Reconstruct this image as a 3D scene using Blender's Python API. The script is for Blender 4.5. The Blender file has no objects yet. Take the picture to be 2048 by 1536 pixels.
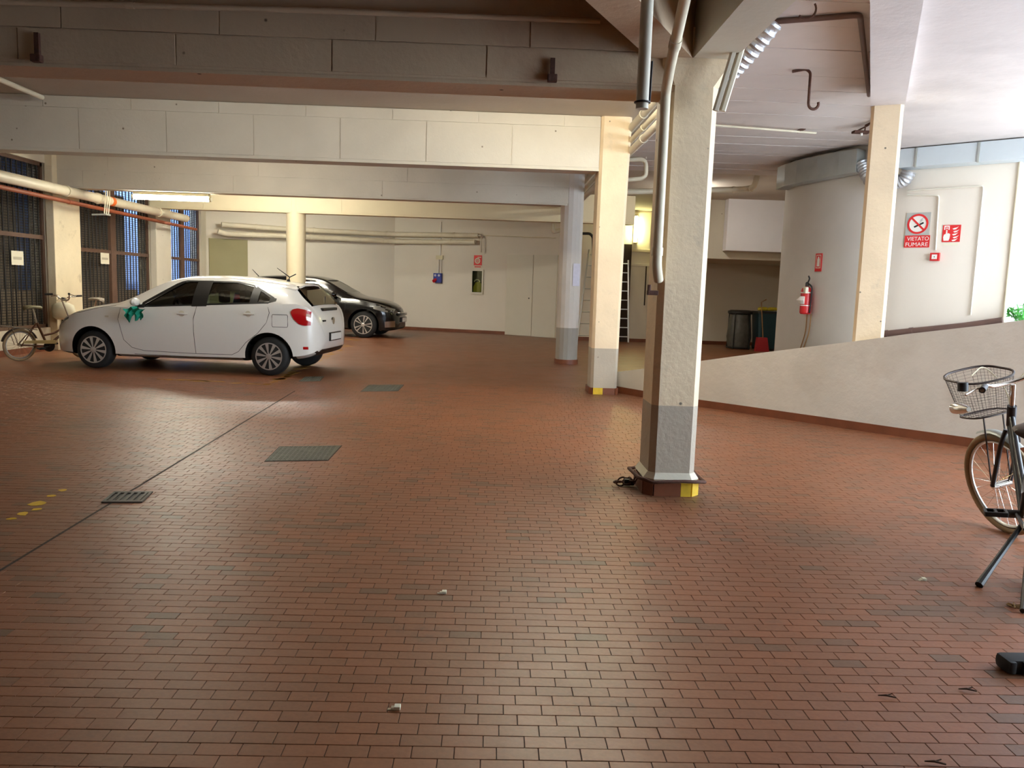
import bpy, bmesh, math, random
import numpy as np
from mathutils import Vector, Matrix
R = random.Random(7)
sc = bpy.context.scene
col = sc.collection
PI = math.pi

# ------------------------------------------------------------------ camera
FP = 1590.0                     # focal length in pixels of the 2048 x 1536 frame
CH = 1.33                       # camera height
_Z = Vector((427, 13292, -1590.0)).normalized()          # world up in (right, up, forward)
_Y = Vector((-39, 198, 1590.0)); _Y = (_Y - _Z * _Y.dot(_Z)).normalized()
_X = _Z.cross(_Y) if _Z.cross(_Y).x > 0 else _Y.cross(_Z)
cam_d = bpy.data.cameras.new('camera'); cam = bpy.data.objects.new('camera', cam_d); col.objects.link(cam)
cam_d.sensor_width = 36.0; cam_d.lens = 36.0 * FP / 2048.0; cam_d.clip_start = 0.05; cam_d.clip_end = 200
right = Vector((_X.x, _Y.x, _Z.x)); up = Vector((_X.y, _Y.y, _Z.y)); fwd = Vector((_X.z, _Y.z, _Z.z))
m = Matrix((right, up, -fwd)).transposed().to_4x4(); m.translation = Vector((0, 0, CH))
cam.matrix_world = m
sc.camera = cam
O = Vector((0, 0, CH))

# ------------------------------------------------------------------ world, exposure
w = bpy.data.worlds.new('sky'); sc.world = w; w.use_nodes = True
bg = w.node_tree.nodes['Background']
bg.inputs[0].default_value = (0.74, 0.87, 1.0, 1); bg.inputs[1].default_value = 10.0
sc.view_settings.view_transform = 'Standard'; sc.view_settings.look = 'None'
sc.view_settings.gamma = 1.0; sc.view_settings.use_curve_mapping = False
sc.view_settings.exposure = 0.62
sc.cycles.use_denoising = True
sc.cycles.max_bounces = 10; sc.cycles.diffuse_bounces = 6; sc.cycles.glossy_bounces = 4
sc.cycles.transparent_max_bounces = 12; sc.cycles.sample_clamp_indirect = 6
sc.cycles.caustics_reflective = False; sc.cycles.caustics_refractive = False
TUBE = 120.0                     # brightness of the fluorescent tubes
TUBE_C = (1.0, 0.95, 0.76)

# ------------------------------------------------------------------ pixel -> place
def ray(px, py):
    return right * (px - 1024) + up * (768 - py) + fwd * FP
def G(px, py, z=0.0):
    d = ray(px, py); return O + d * ((z - CH) / d.z)
def AY(px, py, y):
    d = ray(px, py); return O + d * (y / d.y)
def AX(px, py, x):
    d = ray(px, py); return O + d * (x / d.x)
def AL(px, py, p, q):           # on the vertical plane through ground points p, q
    n = Vector((-(q[1] - p[1]), q[0] - p[0], 0)); d = ray(px, py)
    return O + d * ((Vector((p[0], p[1], 0)) - O).dot(n) / d.dot(n))
def PJ(p):
    v = Vector(p) - O; f = v.dot(fwd)
    return 1024 + FP * v.dot(right) / f, 768 - FP * v.dot(up) / f

# ------------------------------------------------------------------ materials
MATS = {}
def lin(c):
    return tuple(((v / 255.0) / 12.92 if v / 255.0 < .04045 else ((v / 255.0 + .055) / 1.055) ** 2.4) for v in c) + (1,)
def pm(name, rgb, rough=.6, metal=0.0, var=.0, scale=3.0, bump=.0, bscale=20.0, stain=None, band=None, spec=.5, coat=0.0, spots=None):
    """painted / plain surface: rgb in 0-255 display values"""
    mt = bpy.data.materials.new(name); mt.use_nodes = True; nt = mt.node_tree; N = nt.nodes; Lk = nt.links
    b = N['Principled BSDF']; b.inputs['Roughness'].default_value = rough; b.inputs['Metallic'].default_value = metal
    b.inputs['Specular IOR Level'].default_value = spec
    if coat: b.inputs['Coat Weight'].default_value = coat; b.inputs['Coat Roughness'].default_value = .06
    c = lin(rgb); cur = None
    b.inputs['Base Color'].default_value = c
    geo = N.new('ShaderNodeNewGeometry')
    def noise(s, det=4.0, rg=.55):
        n = N.new('ShaderNodeTexNoise'); n.inputs['Scale'].default_value = s; n.inputs['Detail'].default_value = det
        n.inputs['Roughness'].default_value = rg; Lk.new(geo.outputs['Position'], n.inputs['Vector']); return n
    def mix(fac, a, bcol):
        x = N.new('ShaderNodeMix'); x.data_type = 'RGBA'
        Lk.new(fac, x.inputs[0])
        if hasattr(a, 'node'): Lk.new(a, x.inputs[6])
        else: x.inputs[6].default_value = a
        x.inputs[7].default_value = bcol
        return x.outputs[2]
    def ramp(sock, lo, hi):
        r = N.new('ShaderNodeMapRange'); r.inputs[1].default_value = lo; r.inputs[2].default_value = hi; r.clamp = True
        Lk.new(sock, r.inputs[0]); return r.outputs[0]
    cur = c
    if band:                    # a lower coat of paint up to a height
        sx = N.new('ShaderNodeSeparateXYZ'); Lk.new(geo.outputs['Position'], sx.inputs[0])
        lt = N.new('ShaderNodeMath'); lt.operation = 'LESS_THAN'; lt.inputs[1].default_value = band[0]; Lk.new(sx.outputs[2], lt.inputs[0])
        cur = mix(lt.outputs[0], cur, lin(band[1]))
    if var:
        n = noise(scale); cur = mix(ramp(n.outputs['Fac'], .35, .75), cur, tuple(v * (1 - var) for v in c[:3]) + (1,)) if not band else cur
        if band:
            x = N.new('ShaderNodeMix'); x.data_type = 'RGBA'; x.blend_type = 'MULTIPLY'
            Lk.new(ramp(n.outputs['Fac'], .35, .75), x.inputs[0]); Lk.new(cur, x.inputs[6]); x.inputs[7].default_value = (1 - var, 1 - var, 1 - var, 1)
            cur = x.outputs[2]
    if stain:                   # (colour, scale, lo, hi)
        n = noise(stain[1], 6, .65); cur = mix(ramp(n.outputs['Fac'], stain[2], stain[3]), cur, lin(stain[0]))
    if spots:                   # small chips
        v = N.new('ShaderNodeTexVoronoi'); v.inputs['Scale'].default_value = spots[1]; Lk.new(geo.outputs['Position'], v.inputs['Vector'])
        r = N.new('ShaderNodeMapRange'); r.inputs[1].default_value = spots[2]; r.inputs[2].default_value = spots[2] * .6; r.clamp = True
        Lk.new(v.outputs['Distance'], r.inputs[0]); cur = mix(r.outputs[0], cur, lin(spots[0]))
    if hasattr(cur, 'node'): Lk.new(cur, b.inputs['Base Color'])
    if bump:
        n = noise(bscale, 5, .6); bp = N.new('ShaderNodeBump'); bp.inputs['Strength'].default_value = bump; bp.inputs['Distance'].default_value = .01
        Lk.new(n.outputs['Fac'], bp.inputs['Height']); Lk.new(bp.outputs[0], b.inputs['Normal'])
    MATS[name] = mt; return mt
def emit(name, rgb, s):
    mt = bpy.data.materials.new(name); mt.use_nodes = True; nt = mt.node_tree
    e = nt.nodes.new('ShaderNodeEmission'); e.inputs[0].default_value = tuple(rgb) + (1,); e.inputs[1].default_value = s
    nt.links.new(e.outputs[0], nt.nodes['Material Output'].inputs[0]); MATS[name] = mt; return mt
def glassy(name, tint, mixv=.12, rough=.03):
    mt = bpy.data.materials.new(name); mt.use_nodes = True; nt = mt.node_tree; N = nt.nodes
    t = N.new('ShaderNodeBsdfTransparent'); t.inputs[0].default_value = tuple(tint) + (1,)
    g = N.new('ShaderNodeBsdfGlossy'); g.inputs[0].default_value = (1, 1, 1, 1); g.inputs['Roughness'].default_value = rough
    f = N.new('ShaderNodeFresnel'); f.inputs[0].default_value = 1.5
    x = N.new('ShaderNodeMixShader'); nt.links.new(f.outputs[0], x.inputs[0]); nt.links.new(t.outputs[0], x.inputs[1]); nt.links.new(g.outputs[0], x.inputs[2])
    nt.links.new(x.outputs[0], N['Material Output'].inputs[0]); MATS[name] = mt; return mt

pm('plaster', (212, 204, 184), .8, var=.10, scale=1.2, bump=.25, bscale=14, spots=((150, 138, 118), 3.1, .05))
pm('plaster_white', (222, 214, 198), .75, var=.07, scale=.8, bump=.15, bscale=9)
pm('yard_paving', (196, 202, 210), .9, var=.1)
pm('outdoor_paint', (224, 224, 232), .8, var=.06, scale=.8, stain=((196, 186, 196), 2.2, .55, .7))
pm('plaster_grey', (214, 210, 204), .8, var=.12, scale=.9, bump=.15, bscale=9)
pm('plaster_niche', (150, 142, 122), .85, var=.12, scale=.9, bump=.1)
pm('pillar_paint', (232, 210, 176), .7, var=.13, scale=2.2, bump=.35, bscale=26, band=(.60, (180, 168, 150)), spots=((120, 108, 92), 5.5, .065), stain=((190, 176, 152), 4.0, .60, .85))
pm('pier_paint', (226, 212, 180), .8, var=.12, scale=2.2, bump=.4, bscale=22, stain=((150, 134, 100), 2.6, .60, .78))
pm('sign_wall_paint', (232, 222, 208), .75, var=.06, scale=.8, bump=.15, bscale=9)
pm('column_paint', (210, 203, 194), .7, var=.10, scale=2.2, bump=.25, band=(.66, (160, 154, 144)))
pm('column_cream', (222, 210, 176), .7, var=.08, scale=1.5, bump=.1)
pm('beam_paint', (206, 197, 180), .8, var=.12, scale=1.4, bump=.4, bscale=22, spots=((126, 113, 96), 3.7, .06))
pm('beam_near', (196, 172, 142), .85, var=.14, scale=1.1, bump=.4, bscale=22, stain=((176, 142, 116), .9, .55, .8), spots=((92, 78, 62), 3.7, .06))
pm('board_white', (214, 205, 200), .8, var=.09, scale=1.5, bump=.3, bscale=18, stain=((186, 178, 174), .8, .5, .8))
pm('slab_paint', (192, 180, 164), .85, var=.12, scale=1.1, bump=.3)
pm('ramp_plaster', (214, 206, 192), .8, var=.12, scale=1.6, bump=.9, bscale=7, stain=((198, 189, 174), 1.3, .5, .7))
pm('skirting', (122, 68, 42), .5, var=.3, scale=6)
pm('yellow_paint', (222, 182, 40), .6, var=.25, scale=18)
pm('old_yellow', (176, 130, 56), .7, var=.4, scale=14)
pm('pipe_white', (222, 212, 186), .5, var=.1, scale=4)
pm('pipe_grey', (206, 198, 180), .5, var=.12, scale=4)
pm('pipe_red', (150, 78, 48), .6, var=.3, scale=5)
pm('pipe_brown', (104, 78, 70), .55, var=.2, scale=6)
pm('orange', (222, 108, 40), .6)
pm('rust', (86, 52, 38), .8, var=.4, scale=30, bump=.3, bscale=60)
pm('grille_iron', (96, 70, 54), .75, var=.3, scale=8)
pm('mesh_iron', (46, 42, 38), .8)
pm('backing_board', (150, 134, 110), .9, var=.3, scale=1.2)
pm('well_sky_tint', (112, 142, 192), .9, var=.1)  # blue tint of the skylight put into the wall colour
pm('galvanised', (176, 180, 176), .42, metal=.45, var=.15, scale=4)
pm('aluminium', (206, 206, 202), .35, metal=.85, var=.1, scale=8)
pm('flex_foil', (190, 192, 196), .35, metal=.7, bump=.6, bscale=30)
pm('chrome', (214, 212, 206), .15, metal=1.0)
pm('steel_dark', (52, 50, 48), .45, metal=.6)
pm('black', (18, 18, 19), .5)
pm('rubber', (24, 24, 25), .75)
pm('red', (196, 30, 34), .4)
pm('sign_red', (214, 40, 42), .5)
pm('sign_white', (232, 228, 220), .55)
pm('sign_black', (30, 28, 28), .6)
pm('sign_grey', (176, 176, 170), .6)
pm('paper', (226, 220, 196), .8, var=.06, scale=9)
pm('paper_mark', (176, 168, 146), .8)
pm('paper_blue', (214, 212, 226), .8, var=.1, scale=20)
pm('olive_panel', (150, 142, 104), .7, var=.06)
pm('cabinet_paint', (214, 208, 190), .55, var=.03)
pm('box_white', (236, 232, 232), .6, var=.03)
pm('duct_paint', (200, 208, 212), .55, var=.05)
pm('iron_cover', (92, 92, 80), .6, metal=.2, var=.3, scale=9, bump=.4, bscale=50)
pm('iron_grate', (82, 76, 68), .55, metal=.4, var=.3, scale=12)
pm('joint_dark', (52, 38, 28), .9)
pm('mortar', (70, 44, 30), .95, var=.3, scale=4)
pm('blue_plastic', (22, 42, 140), .4)
pm('yellow_plastic', (200, 178, 40), .5)
pm('green_bin', (18, 52, 58), .5)
pm('bag', (88, 86, 78), .4, var=.5, scale=7, bump=.5, bscale=9)
pm('red_plastic', (150, 20, 28), .5)
pm('cloth_green', (16, 132, 108), .9)
pm('leaf', (90, 180, 80), .6, var=.3, scale=20)
pm('twig', (70, 50, 34), .9)
pm('dry_leaf', (150, 120, 80), .9)
pm('wood', (150, 110, 64), .7, var=.2, scale=9)
pm('car_white', (226, 224, 218), .28, coat=1.0)
pm('car_black', (7, 7, 9), .18, coat=.6, spec=.3)
pm('car_interior', (26, 25, 24), .8)
pm('trim_black', (14, 14, 15), .45)
pm('rim_silver', (196, 192, 188), .3, metal=.7)
pm('taillight_red', (170, 10, 18), .15, coat=1.0)
pm('taillight_clear', (190, 160, 140), .15, coat=1.0)
pm('headlight', (150, 152, 150), .1, metal=.5, coat=1.0)
pm('plate', (220, 220, 214), .5)
pm('seat_dark', (44, 43, 42), .85)
pm('tyre_old', (150, 128, 98), .85, var=.3, scale=14)
pm('bike_dark', (26, 26, 30), .35)
pm('bike_rust', (104, 66, 44), .6, var=.4, scale=20)
pm('bike_cream', (196, 180, 130), .5)
pm('saddle_brown', (84, 66, 58), .5)
pm('saddle_grey', (150, 142, 130), .6)
pm('saddle_olive', (120, 112, 82), .6)
pm('wire', (64, 54, 50), .5, metal=.4)
pm('cream_plastic', (206, 196, 160), .5)
emit('tube_glow', TUBE_C, TUBE * .75)
emit('tube_glow_green', (1.0, .95, .42), TUBE * .45)
emit('fill_glow_far', (1.0, .965, .84), TUBE * 1.15); emit('tube_glow_mid', (1.0, .965, .84), TUBE * .55); emit('fill_glow_dim', (1.0, .95, .78), TUBE * .2); emit('fill_glow_niche', (1.0, .96, .88), TUBE * .55); emit('tube_glow_bay', TUBE_C, TUBE * 1.0)  # far, dim and niche glows serve unseen lamps added as fill
glassy('car_glass', (.42, .48, .46)); glassy('hose_glass', (.7, .75, .6))

# ------------------------------------------------------------------ mesh builder
MW = {}                          # our own world matrices of the roots
class MB:
    def __init__(s): s.v = []; s.f = []; s.mi = []
    def add(s, vs, fs, mi=0):
        o = len(s.v); s.v += [Vector(q) for q in vs]; s.f += [[i + o for i in f] for f in fs]; s.mi += [mi] * len(fs); return s
    def box(s, a, b, mi=0):
        (x0, y0, z0), (x1, y1, z1) = a, b
        x0, x1 = min(x0, x1), max(x0, x1); y0, y1 = min(y0, y1), max(y0, y1); z0, z1 = min(z0, z1), max(z0, z1)
        return s.add([(x0, y0, z0), (x1, y0, z0), (x1, y1, z0), (x0, y1, z0), (x0, y0, z1), (x1, y0, z1), (x1, y1, z1), (x0, y1, z1)],
                     [[3, 2, 1, 0], [4, 5, 6, 7], [0, 1, 5, 4], [1, 2, 6, 5], [2, 3, 7, 6], [3, 0, 4, 7]], mi)
    def cbox(s, a, b, c=.01, mi=0):       # box with chamfered edges
        lo = [min(a[i], b[i]) for i in range(3)]; hi = [max(a[i], b[i]) for i in range(3)]
        bm = bmesh.new(); bmesh.ops.create_cube(bm, size=1)
        for v in bm.verts: v.co = Vector([(lo[i] + hi[i]) / 2 + v.co[i] * (hi[i] - lo[i]) for i in range(3)])
        bmesh.ops.bevel(bm, geom=bm.edges[:], offset=min(c, .45 * min(hi[i] - lo[i] for i in range(3))), segments=2, affect='EDGES', profile=.6)
        bm.verts.index_update(); vs = [v.co.copy() for v in bm.verts]; fs = [[v.index for v in f.verts] for f in bm.faces]; bm.free()
        return s.add(vs, fs, mi)
    def prism(s, pts, d, mi=0):           # polygon pts (3D) extruded by vector d
        d = Vector(d); n = len(pts); P = [Vector(q) for q in pts]
        nn = Vector((0, 0, 0))
        for i in range(n): nn += P[i].cross(P[(i + 1) % n])
        if nn.dot(d) > 0: P = P[::-1]
        return s.add(P + [q + d for q in P], [list(range(n)), list(range(2 * n - 1, n - 1, -1))] + [[i, n + i, n + (i + 1) % n, (i + 1) % n][::-1][::-1] for i in range(n)], mi)
    def tube(s, path, r, seg=10, mi=0, closed=False, cap=True):
        P = [Vector(q) for q in path]; n = len(P); rs = r if isinstance(r, (list, tuple)) else [r] * n
        rings = []; prev = None
        for i in range(n):
            if closed: t = (P[(i + 1) % n] - P[i - 1])
            else: t = P[min(i + 1, n - 1)] - P[max(i - 1, 0)]
            if t.length < 1e-9: t = Vector((0, 0, 1))
            t.normalize()
            if prev is None:
                a = Vector((0, 0, 1)) if abs(t.z) < .9 else Vector((1, 0, 0)); u = (a - t * a.dot(t)).normalized()
            else:
                u = prev - t * prev.dot(t); u = u.normalized() if u.length > 1e-6 else Vector((1, 0, 0))
            prev = u; v = t.cross(u)
            rings.append([P[i] + (u * math.cos(2 * PI * k / seg) + v * math.sin(2 * PI * k / seg)) * rs[i] for k in range(seg)])
        vs = [q for rg in rings for q in rg]; fs = []
        for i in range(n if closed else n - 1):
            j = (i + 1) % n
            for k in range(seg): fs.append([i * seg + k, i * seg + (k + 1) % seg, j * seg + (k + 1) % seg, j * seg + k])
        if cap and not closed: fs += [list(range(seg))[::-1], list(range((n - 1) * seg, n * seg))]
        return s.add(vs, fs, mi)
    def lathe(s, prof, o=(0, 0, 0), ax='z', seg=24, mi=0):   # prof: (radius, height)
        o = Vector(o); vs = []; fs = []; n = len(prof)
        for r, h in prof:
            for k in range(seg):
                a = 2 * PI * k / seg; c, q = r * math.cos(a), r * math.sin(a)
                vs.append(o + Vector({'z': (c, q, h), 'y': (q, h, c), 'x': (h, c, q)}[ax]))
        for i in range(n - 1):
            for k in range(seg): fs.append([i * seg + k, i * seg + (k + 1) % seg, (i + 1) * seg + (k + 1) % seg, (i + 1) * seg + k])
        fs += [list(range(seg))[::-1], list(range((n - 1) * seg, n * seg))]
        return s.add(vs, fs, mi)
    def build(s, name, mats, parent=None, local=False, smooth=None):
        me = bpy.data.meshes.new(name)
        V = s.v
        if parent is not None and not local:
            inv = MW[parent.name].inverted(); V = [inv @ q for q in V]
        me.from_pydata([tuple(q) for q in V], [], s.f)
        for mt in (mats if isinstance(mats, (list, tuple)) else [mats]): me.materials.append(MATS[mt])
        me.polygons.foreach_set('material_index', s.mi)
        return finish(name, me, parent, smooth)
def finish(name, me, parent=None, smooth=None):
    me.validate(); me.update()
    bm = bmesh.new(); bm.from_mesh(me); bmesh.ops.recalc_face_normals(bm, faces=bm.faces[:]); bm.to_mesh(me); bm.free()
    if smooth:
        me.polygons.foreach_set('use_smooth', [True] * len(me.polygons)); me.set_sharp_from_angle(angle=math.radians(smooth))
    ob = bpy.data.objects.new(name, me); col.objects.link(ob)
    if parent is not None: ob.parent = parent; MW[ob.name] = MW[parent.name]
    else: MW[ob.name] = Matrix.Identity(4)
    return ob
def tag(o, label=None, cat=None, group=None, kind=None):
    if label: o['label'] = label
    if cat: o['category'] = cat
    if group: o['group'] = group
    if kind: o['kind'] = kind
    return o
def thing(name, loc, label, cat, rotz=0.0, group=None, kind=None, M=None):
    o = bpy.data.objects.new(name, None); col.objects.link(o); o.empty_display_size = .1
    if M is None: M = Matrix.Translation(Vector(loc)) @ Matrix.Rotation(rotz, 4, 'Z')
    o.matrix_world = M; MW[o.name] = M.copy()
    return tag(o, label, cat, group, kind)
def copy_tree(o, parent=None):
    c = o.copy(); col.objects.link(c); c.parent = parent
    for ch in list(o.children): copy_tree(ch, c)
    return c
def arc(c, u, v, r, a0, a1, n=8):
    c, u, v = Vector(c), Vector(u), Vector(v)
    return [c + (u * math.cos(a0 + (a1 - a0) * i / n) + v * math.sin(a0 + (a1 - a0) * i / n)) * r for i in range(n + 1)]
def bend(pts, r=.06, n=5):       # round the corners of a polyline
    P = [Vector(q) for q in pts]; out = [P[0]]
    for i in range(1, len(P) - 1):
        a, b, c = P[i - 1], P[i], P[i + 1]; k = min(r, .45 * (a - b).length, .45 * (c - b).length)
        p, q = b + (a - b).normalized() * k, b + (c - b).normalized() * k
        for j in range(n + 1):
            t = j / n; out.append(p * (1 - t) ** 2 + b * 2 * t * (1 - t) + q * t * t)
    return out + [P[-1]]
def interp(tb, x):
    if x <= tb[0][0]: return tb[0][1]
    for (a, b), (c, d) in zip(tb, tb[1:]):
        if x <= c: return b + (d - b) * (x - a) / (c - a)
    return tb[-1][1]
def sint(tb, x):                 # smooth interpolation (monotone cubic-ish)
    n = len(tb)
    if x <= tb[0][0]: return tb[0][1]
    if x >= tb[-1][0]: return tb[-1][1]
    for i in range(n - 1):
        if x <= tb[i + 1][0]:
            x0, y0 = tb[i]; x1, y1 = tb[i + 1]; h = x1 - x0; dm = (y1 - y0) / h
            def sl(j):
                if j <= 0 or j >= n - 1: return None
                a = (tb[j][1] - tb[j - 1][1]) / (tb[j][0] - tb[j - 1][0]); b = (tb[j + 1][1] - tb[j][1]) / (tb[j + 1][0] - tb[j][0])
                return 0.0 if a * b <= 0 else 2 * a * b / (a + b)
            m0, m1 = sl(i), sl(i + 1); m0 = dm if m0 is None else m0; m1 = dm if m1 is None else m1
            t = (x - x0) / h
            return y0 * (2 * t ** 3 - 3 * t * t + 1) + m0 * h * (t ** 3 - 2 * t * t + t) + y1 * (3 * t * t - 2 * t ** 3) + m1 * h * (t ** 3 - t * t)
class Fr:                        # a flat frame on a wall: u along, v up, n out of the wall
    def __init__(s, o, u, n): s.o = Vector(o); s.u = Vector(u).normalized(); s.n = Vector(n).normalized(); s.v = Vector((0, 0, 1))
    def p(s, a, b, c=0): return s.o + s.u * a + s.v * b + s.n * c
    def poly(s, mb, pts, c0, c1, mi=0): return mb.prism([s.p(a, b, c0) for a, b in pts], s.n * (c1 - c0), mi)
    def rect(s, mb, a0, b0, a1, b1, c0, c1, mi=0): return s.poly(mb, [(a0, b0), (a1, b0), (a1, b1), (a0, b1)], c0, c1, mi)
def text_mesh(txt, size, frame, a, b, c, mat, parent, name, width=None, bold=0.0):
    cu = bpy.data.curves.new(name, 'FONT'); cu.body = txt; cu.size = size; cu.align_x = 'CENTER'; cu.align_y = 'CENTER'; cu.extrude = .0006; cu.offset = bold
    ob = bpy.data.objects.new(name, cu); col.objects.link(ob)
    me = bpy.data.meshes.new_from_object(ob.evaluated_get(bpy.context.evaluated_depsgraph_get()))
    bpy.data.objects.remove(ob)
    xs = [v.co.x for v in me.vertices]; k = (width / (max(xs) - min(xs))) if width else 1
    mid = (max(xs) + min(xs)) / 2; ys = [v.co.y for v in me.vertices]; midy = (max(ys) + min(ys)) / 2
    inv = MW[parent.name].inverted()
    for v in me.vertices: v.co = inv @ frame.p(a + (v.co.x - mid) * k, b + v.co.y - midy, c + v.co.z)
    me.materials.clear(); me.materials.append(MATS[mat])
    return finish(name, me, parent)

# ================================================================== THE SETTING
ZS = 3.52                        # underside of the slab
XL = -7.75                       # left wall
sun_d = bpy.data.lights.new('sun', 'SUN'); sun_d.energy = 8.0; sun_d.angle = .02; sun_d.color = (1, .97, .93)
sun = bpy.data.objects.new('sun', sun_d); col.objects.link(sun); sun.rotation_euler = (math.radians(10), math.radians(24), 0)

# ---- floor: bricks laid in running bond, the nearest 300 single, the rest one part
BX, BY, JT = .122, .0605, .0026
def floor_material():
    mt = bpy.data.materials.new('floor_brick'); mt.use_nodes = True; nt = mt.node_tree; N = nt.nodes; Lk = nt.links
    b = N['Principled BSDF']; geo = N.new('ShaderNodeNewGeometry')
    at = N.new('ShaderNodeAttribute'); at.attribute_name = 'tint'
    n1 = N.new('ShaderNodeTexNoise'); n1.inputs['Scale'].default_value = .55; n1.inputs['Detail'].default_value = 3
    n2 = N.new('ShaderNodeTexNoise'); n2.inputs['Scale'].default_value = 2.3; n2.inputs['Detail'].default_value = 6; n2.inputs['Roughness'].default_value = .7
    n3 = N.new('ShaderNodeTexNoise'); n3.inputs['Scale'].default_value = 60; n3.inputs['Detail'].default_value = 4
    for n in (n1, n2, n3): Lk.new(geo.outputs['Position'], n.inputs['Vector'])
    def mx(fac, a, bb, blend='MIX'):
        x = N.new('ShaderNodeMix'); x.data_type = 'RGBA'; x.blend_type = blend
        if hasattr(fac, 'node'): Lk.new(fac, x.inputs[0])
        else: x.inputs[0].default_value = fac
        for k, q in ((6, a), (7, bb)):
            if hasattr(q, 'node'): Lk.new(q, x.inputs[k])
            else: x.inputs[k].default_value = q
        return x.outputs[2]
    def rg(s, a, c):
        r = N.new('ShaderNodeMapRange'); r.inputs[1].default_value = a; r.inputs[2].default_value = c; Lk.new(s, r.inputs[0]); return r.outputs[0]
    c = mx(rg(n1.outputs['Fac'], .35, .65), lin((142, 84, 52)), lin((130, 79, 50)))
    c = mx(at.outputs['Fac'], c, lin((104, 72, 50)))
    c = mx(rg(n2.outputs['Fac'], .60, .80), c, lin((86, 66, 52)))
    c = mx(rg(n3.outputs['Fac'], .3, .9), c, (.75, .75, .75, 1), 'MULTIPLY')
    Lk.new(c, b.inputs['Base Color'])
    r = N.new('ShaderNodeMapRange'); r.inputs[3].default_value = .34; r.inputs[4].default_value = .50; Lk.new(n2.outputs['Fac'], r.inputs[0])
    Lk.new(r.outputs[0], b.inputs['Roughness']); b.inputs['Specular IOR Level'].default_value = .5
    bp = N.new('ShaderNodeBump'); bp.inputs['Strength'].default_value = .12; bp.inputs['Distance'].default_value = .004
    Lk.new(n3.outputs['Fac'], bp.inputs['Height']); Lk.new(bp.outputs[0], b.inputs['Normal'])
    MATS['floor_brick'] = mt
    # the same bricks as a drawing, for the far floor
    mf = mt.copy(); mf.name = 'floor_far'; nt = mf.node_tree; N = nt.nodes
    br = N.new('ShaderNodeTexBrick'); br.inputs['Color1'].default_value = (.0, .0, .0, 1); br.inputs['Color2'].default_value = (.55, .55, .55, 1); br.inputs['Mortar'].default_value = (.9, .9, .9, 1)
    br.inputs['Scale'].default_value = 1; br.inputs['Mortar Size'].default_value = .002; br.inputs['Brick Width'].default_value = BX; br.inputs['Row Height'].default_value = BY
    g2 = [n for n in N if n.type == 'NEW_GEOMETRY'][0]; nt.links.new(g2.outputs['Position'], br.inputs['Vector'])
    a2 = [n for n in N if n.type == 'ATTRIBUTE'][0]
    for l in list(nt.links):
        if l.from_node == a2:
            to = l.to_socket; nt.links.remove(l); nt.links.new(br.outputs['Color'], to)
    MATS['floor_far'] = mf
floor_material()
YB = int(11.0 / BY) * BY
fl = MB().box((XL - .3, -5.2, -.20), (14, YB, -.0045)).box((XL - .3, YB, -.20), (14, 27.2, 0), 1).build('floor', ['mortar', 'floor_far'])
tag(fl, 'glossy terracotta brick floor laid in running bond across the garage', 'floor', kind='structure')

bricks = []
for j in range(int(1.55 / BY), int(YB / BY)):
    y = (j + .5) * BY
    off = BX * .5 * (j % 2) + .012 * math.sin(j * 2.3)
    xa, xb = max(-.70 * y - 1.6, XL), .70 * y + 1.6
    i0, i1 = int((xa - off) / BX), int((xb - off) / BX)
    for i in range(i0, i1): bricks.append(((i + .5) * BX + off, y))
def in_view(p):
    px, py = PJ((p[0], p[1], 0)); return -10 < px < 2058 and py < 1560
near = sorted([b for b in bricks if in_view(b)], key=lambda b: b[0] ** 2 + b[1] ** 2)
NEAR = set(near[:300])
hx, hy = (BX - JT) / 2, (BY - JT) / 2
def brick_geo(x, y, dz, tx, ty, zb=-.012):
    v = [(x - hx, y - hy, zb), (x + hx, y - hy, zb), (x + hx, y + hy, zb), (x - hx, y + hy, zb)]
    c = .0008
    v += [(x - hx, y - hy, dz - c), (x + hx, y - hy, dz - c), (x + hx, y + hy, dz - c), (x - hx, y + hy, dz - c)]
    v += [(x - hx + c, y - hy + c, dz - tx - ty), (x + hx - c, y - hy + c, dz + tx - ty), (x + hx - c, y + hy - c, dz + tx + ty), (x - hx + c, y + hy - c, dz - tx + ty)]
    return v
BF = [[0, 1, 5, 4], [1, 2, 6, 5], [2, 3, 7, 6], [3, 0, 4, 7], [4, 5, 9, 8], [5, 6, 10, 9], [6, 7, 11, 10], [7, 4, 8, 11], [8, 9, 10, 11]]
STAINS = [(G(px, py), rx, ry, k) for px, py, rx, ry, k in ((1640, 1075, .38, .30, .9), (1560, 1050, .25, .16, .5), (1860, 1120, .30, .16, .4), (175, 850, .45, .4, .8), (1200, 790, .5, .7, .6), (1330, 985, .5, .30, .7), (620, 760, .5, .6, .6), (1450, 1010, .5, .2, .5), (1900, 1230, .3, .3, .5))]
def rtint(x=None, y=None):
    t = R.random(); v = .0 + .35 * t if R.random() < .85 else .5 + .5 * t
    if x is not None:
        for c, rx, ry, k in STAINS:
            d = ((x - c.x) / rx) ** 2 + ((y - c.y) / ry) ** 2
            if d < 1: v = min(1, v + k * (1 - d) * R.uniform(.4, 1.2))
    return v
variants = []
for k in range(12):
    me = bpy.data.meshes.new('brick')
    me.from_pydata(brick_geo(0, 0, R.uniform(-.0004, .0004), R.uniform(-.00022, .00022), R.uniform(-.00011, .00011)), [], BF)
    a = me.attributes.new('tint', 'FLOAT', 'FACE'); t = rtint(); a.data.foreach_set('value', [t] * 9)
    me.materials.append(MATS['floor_brick']); variants.append(me)
for (x, y) in near[:300]:
    ob = bpy.data.objects.new('brick', R.choice(variants)); col.objects.link(ob); ob.parent = fl; ob.location = (x, y, 0)
rest = [b for b in bricks if b not in NEAR]
V = np.empty((len(rest), 12, 3)); T = np.empty((len(rest), 9))
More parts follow.
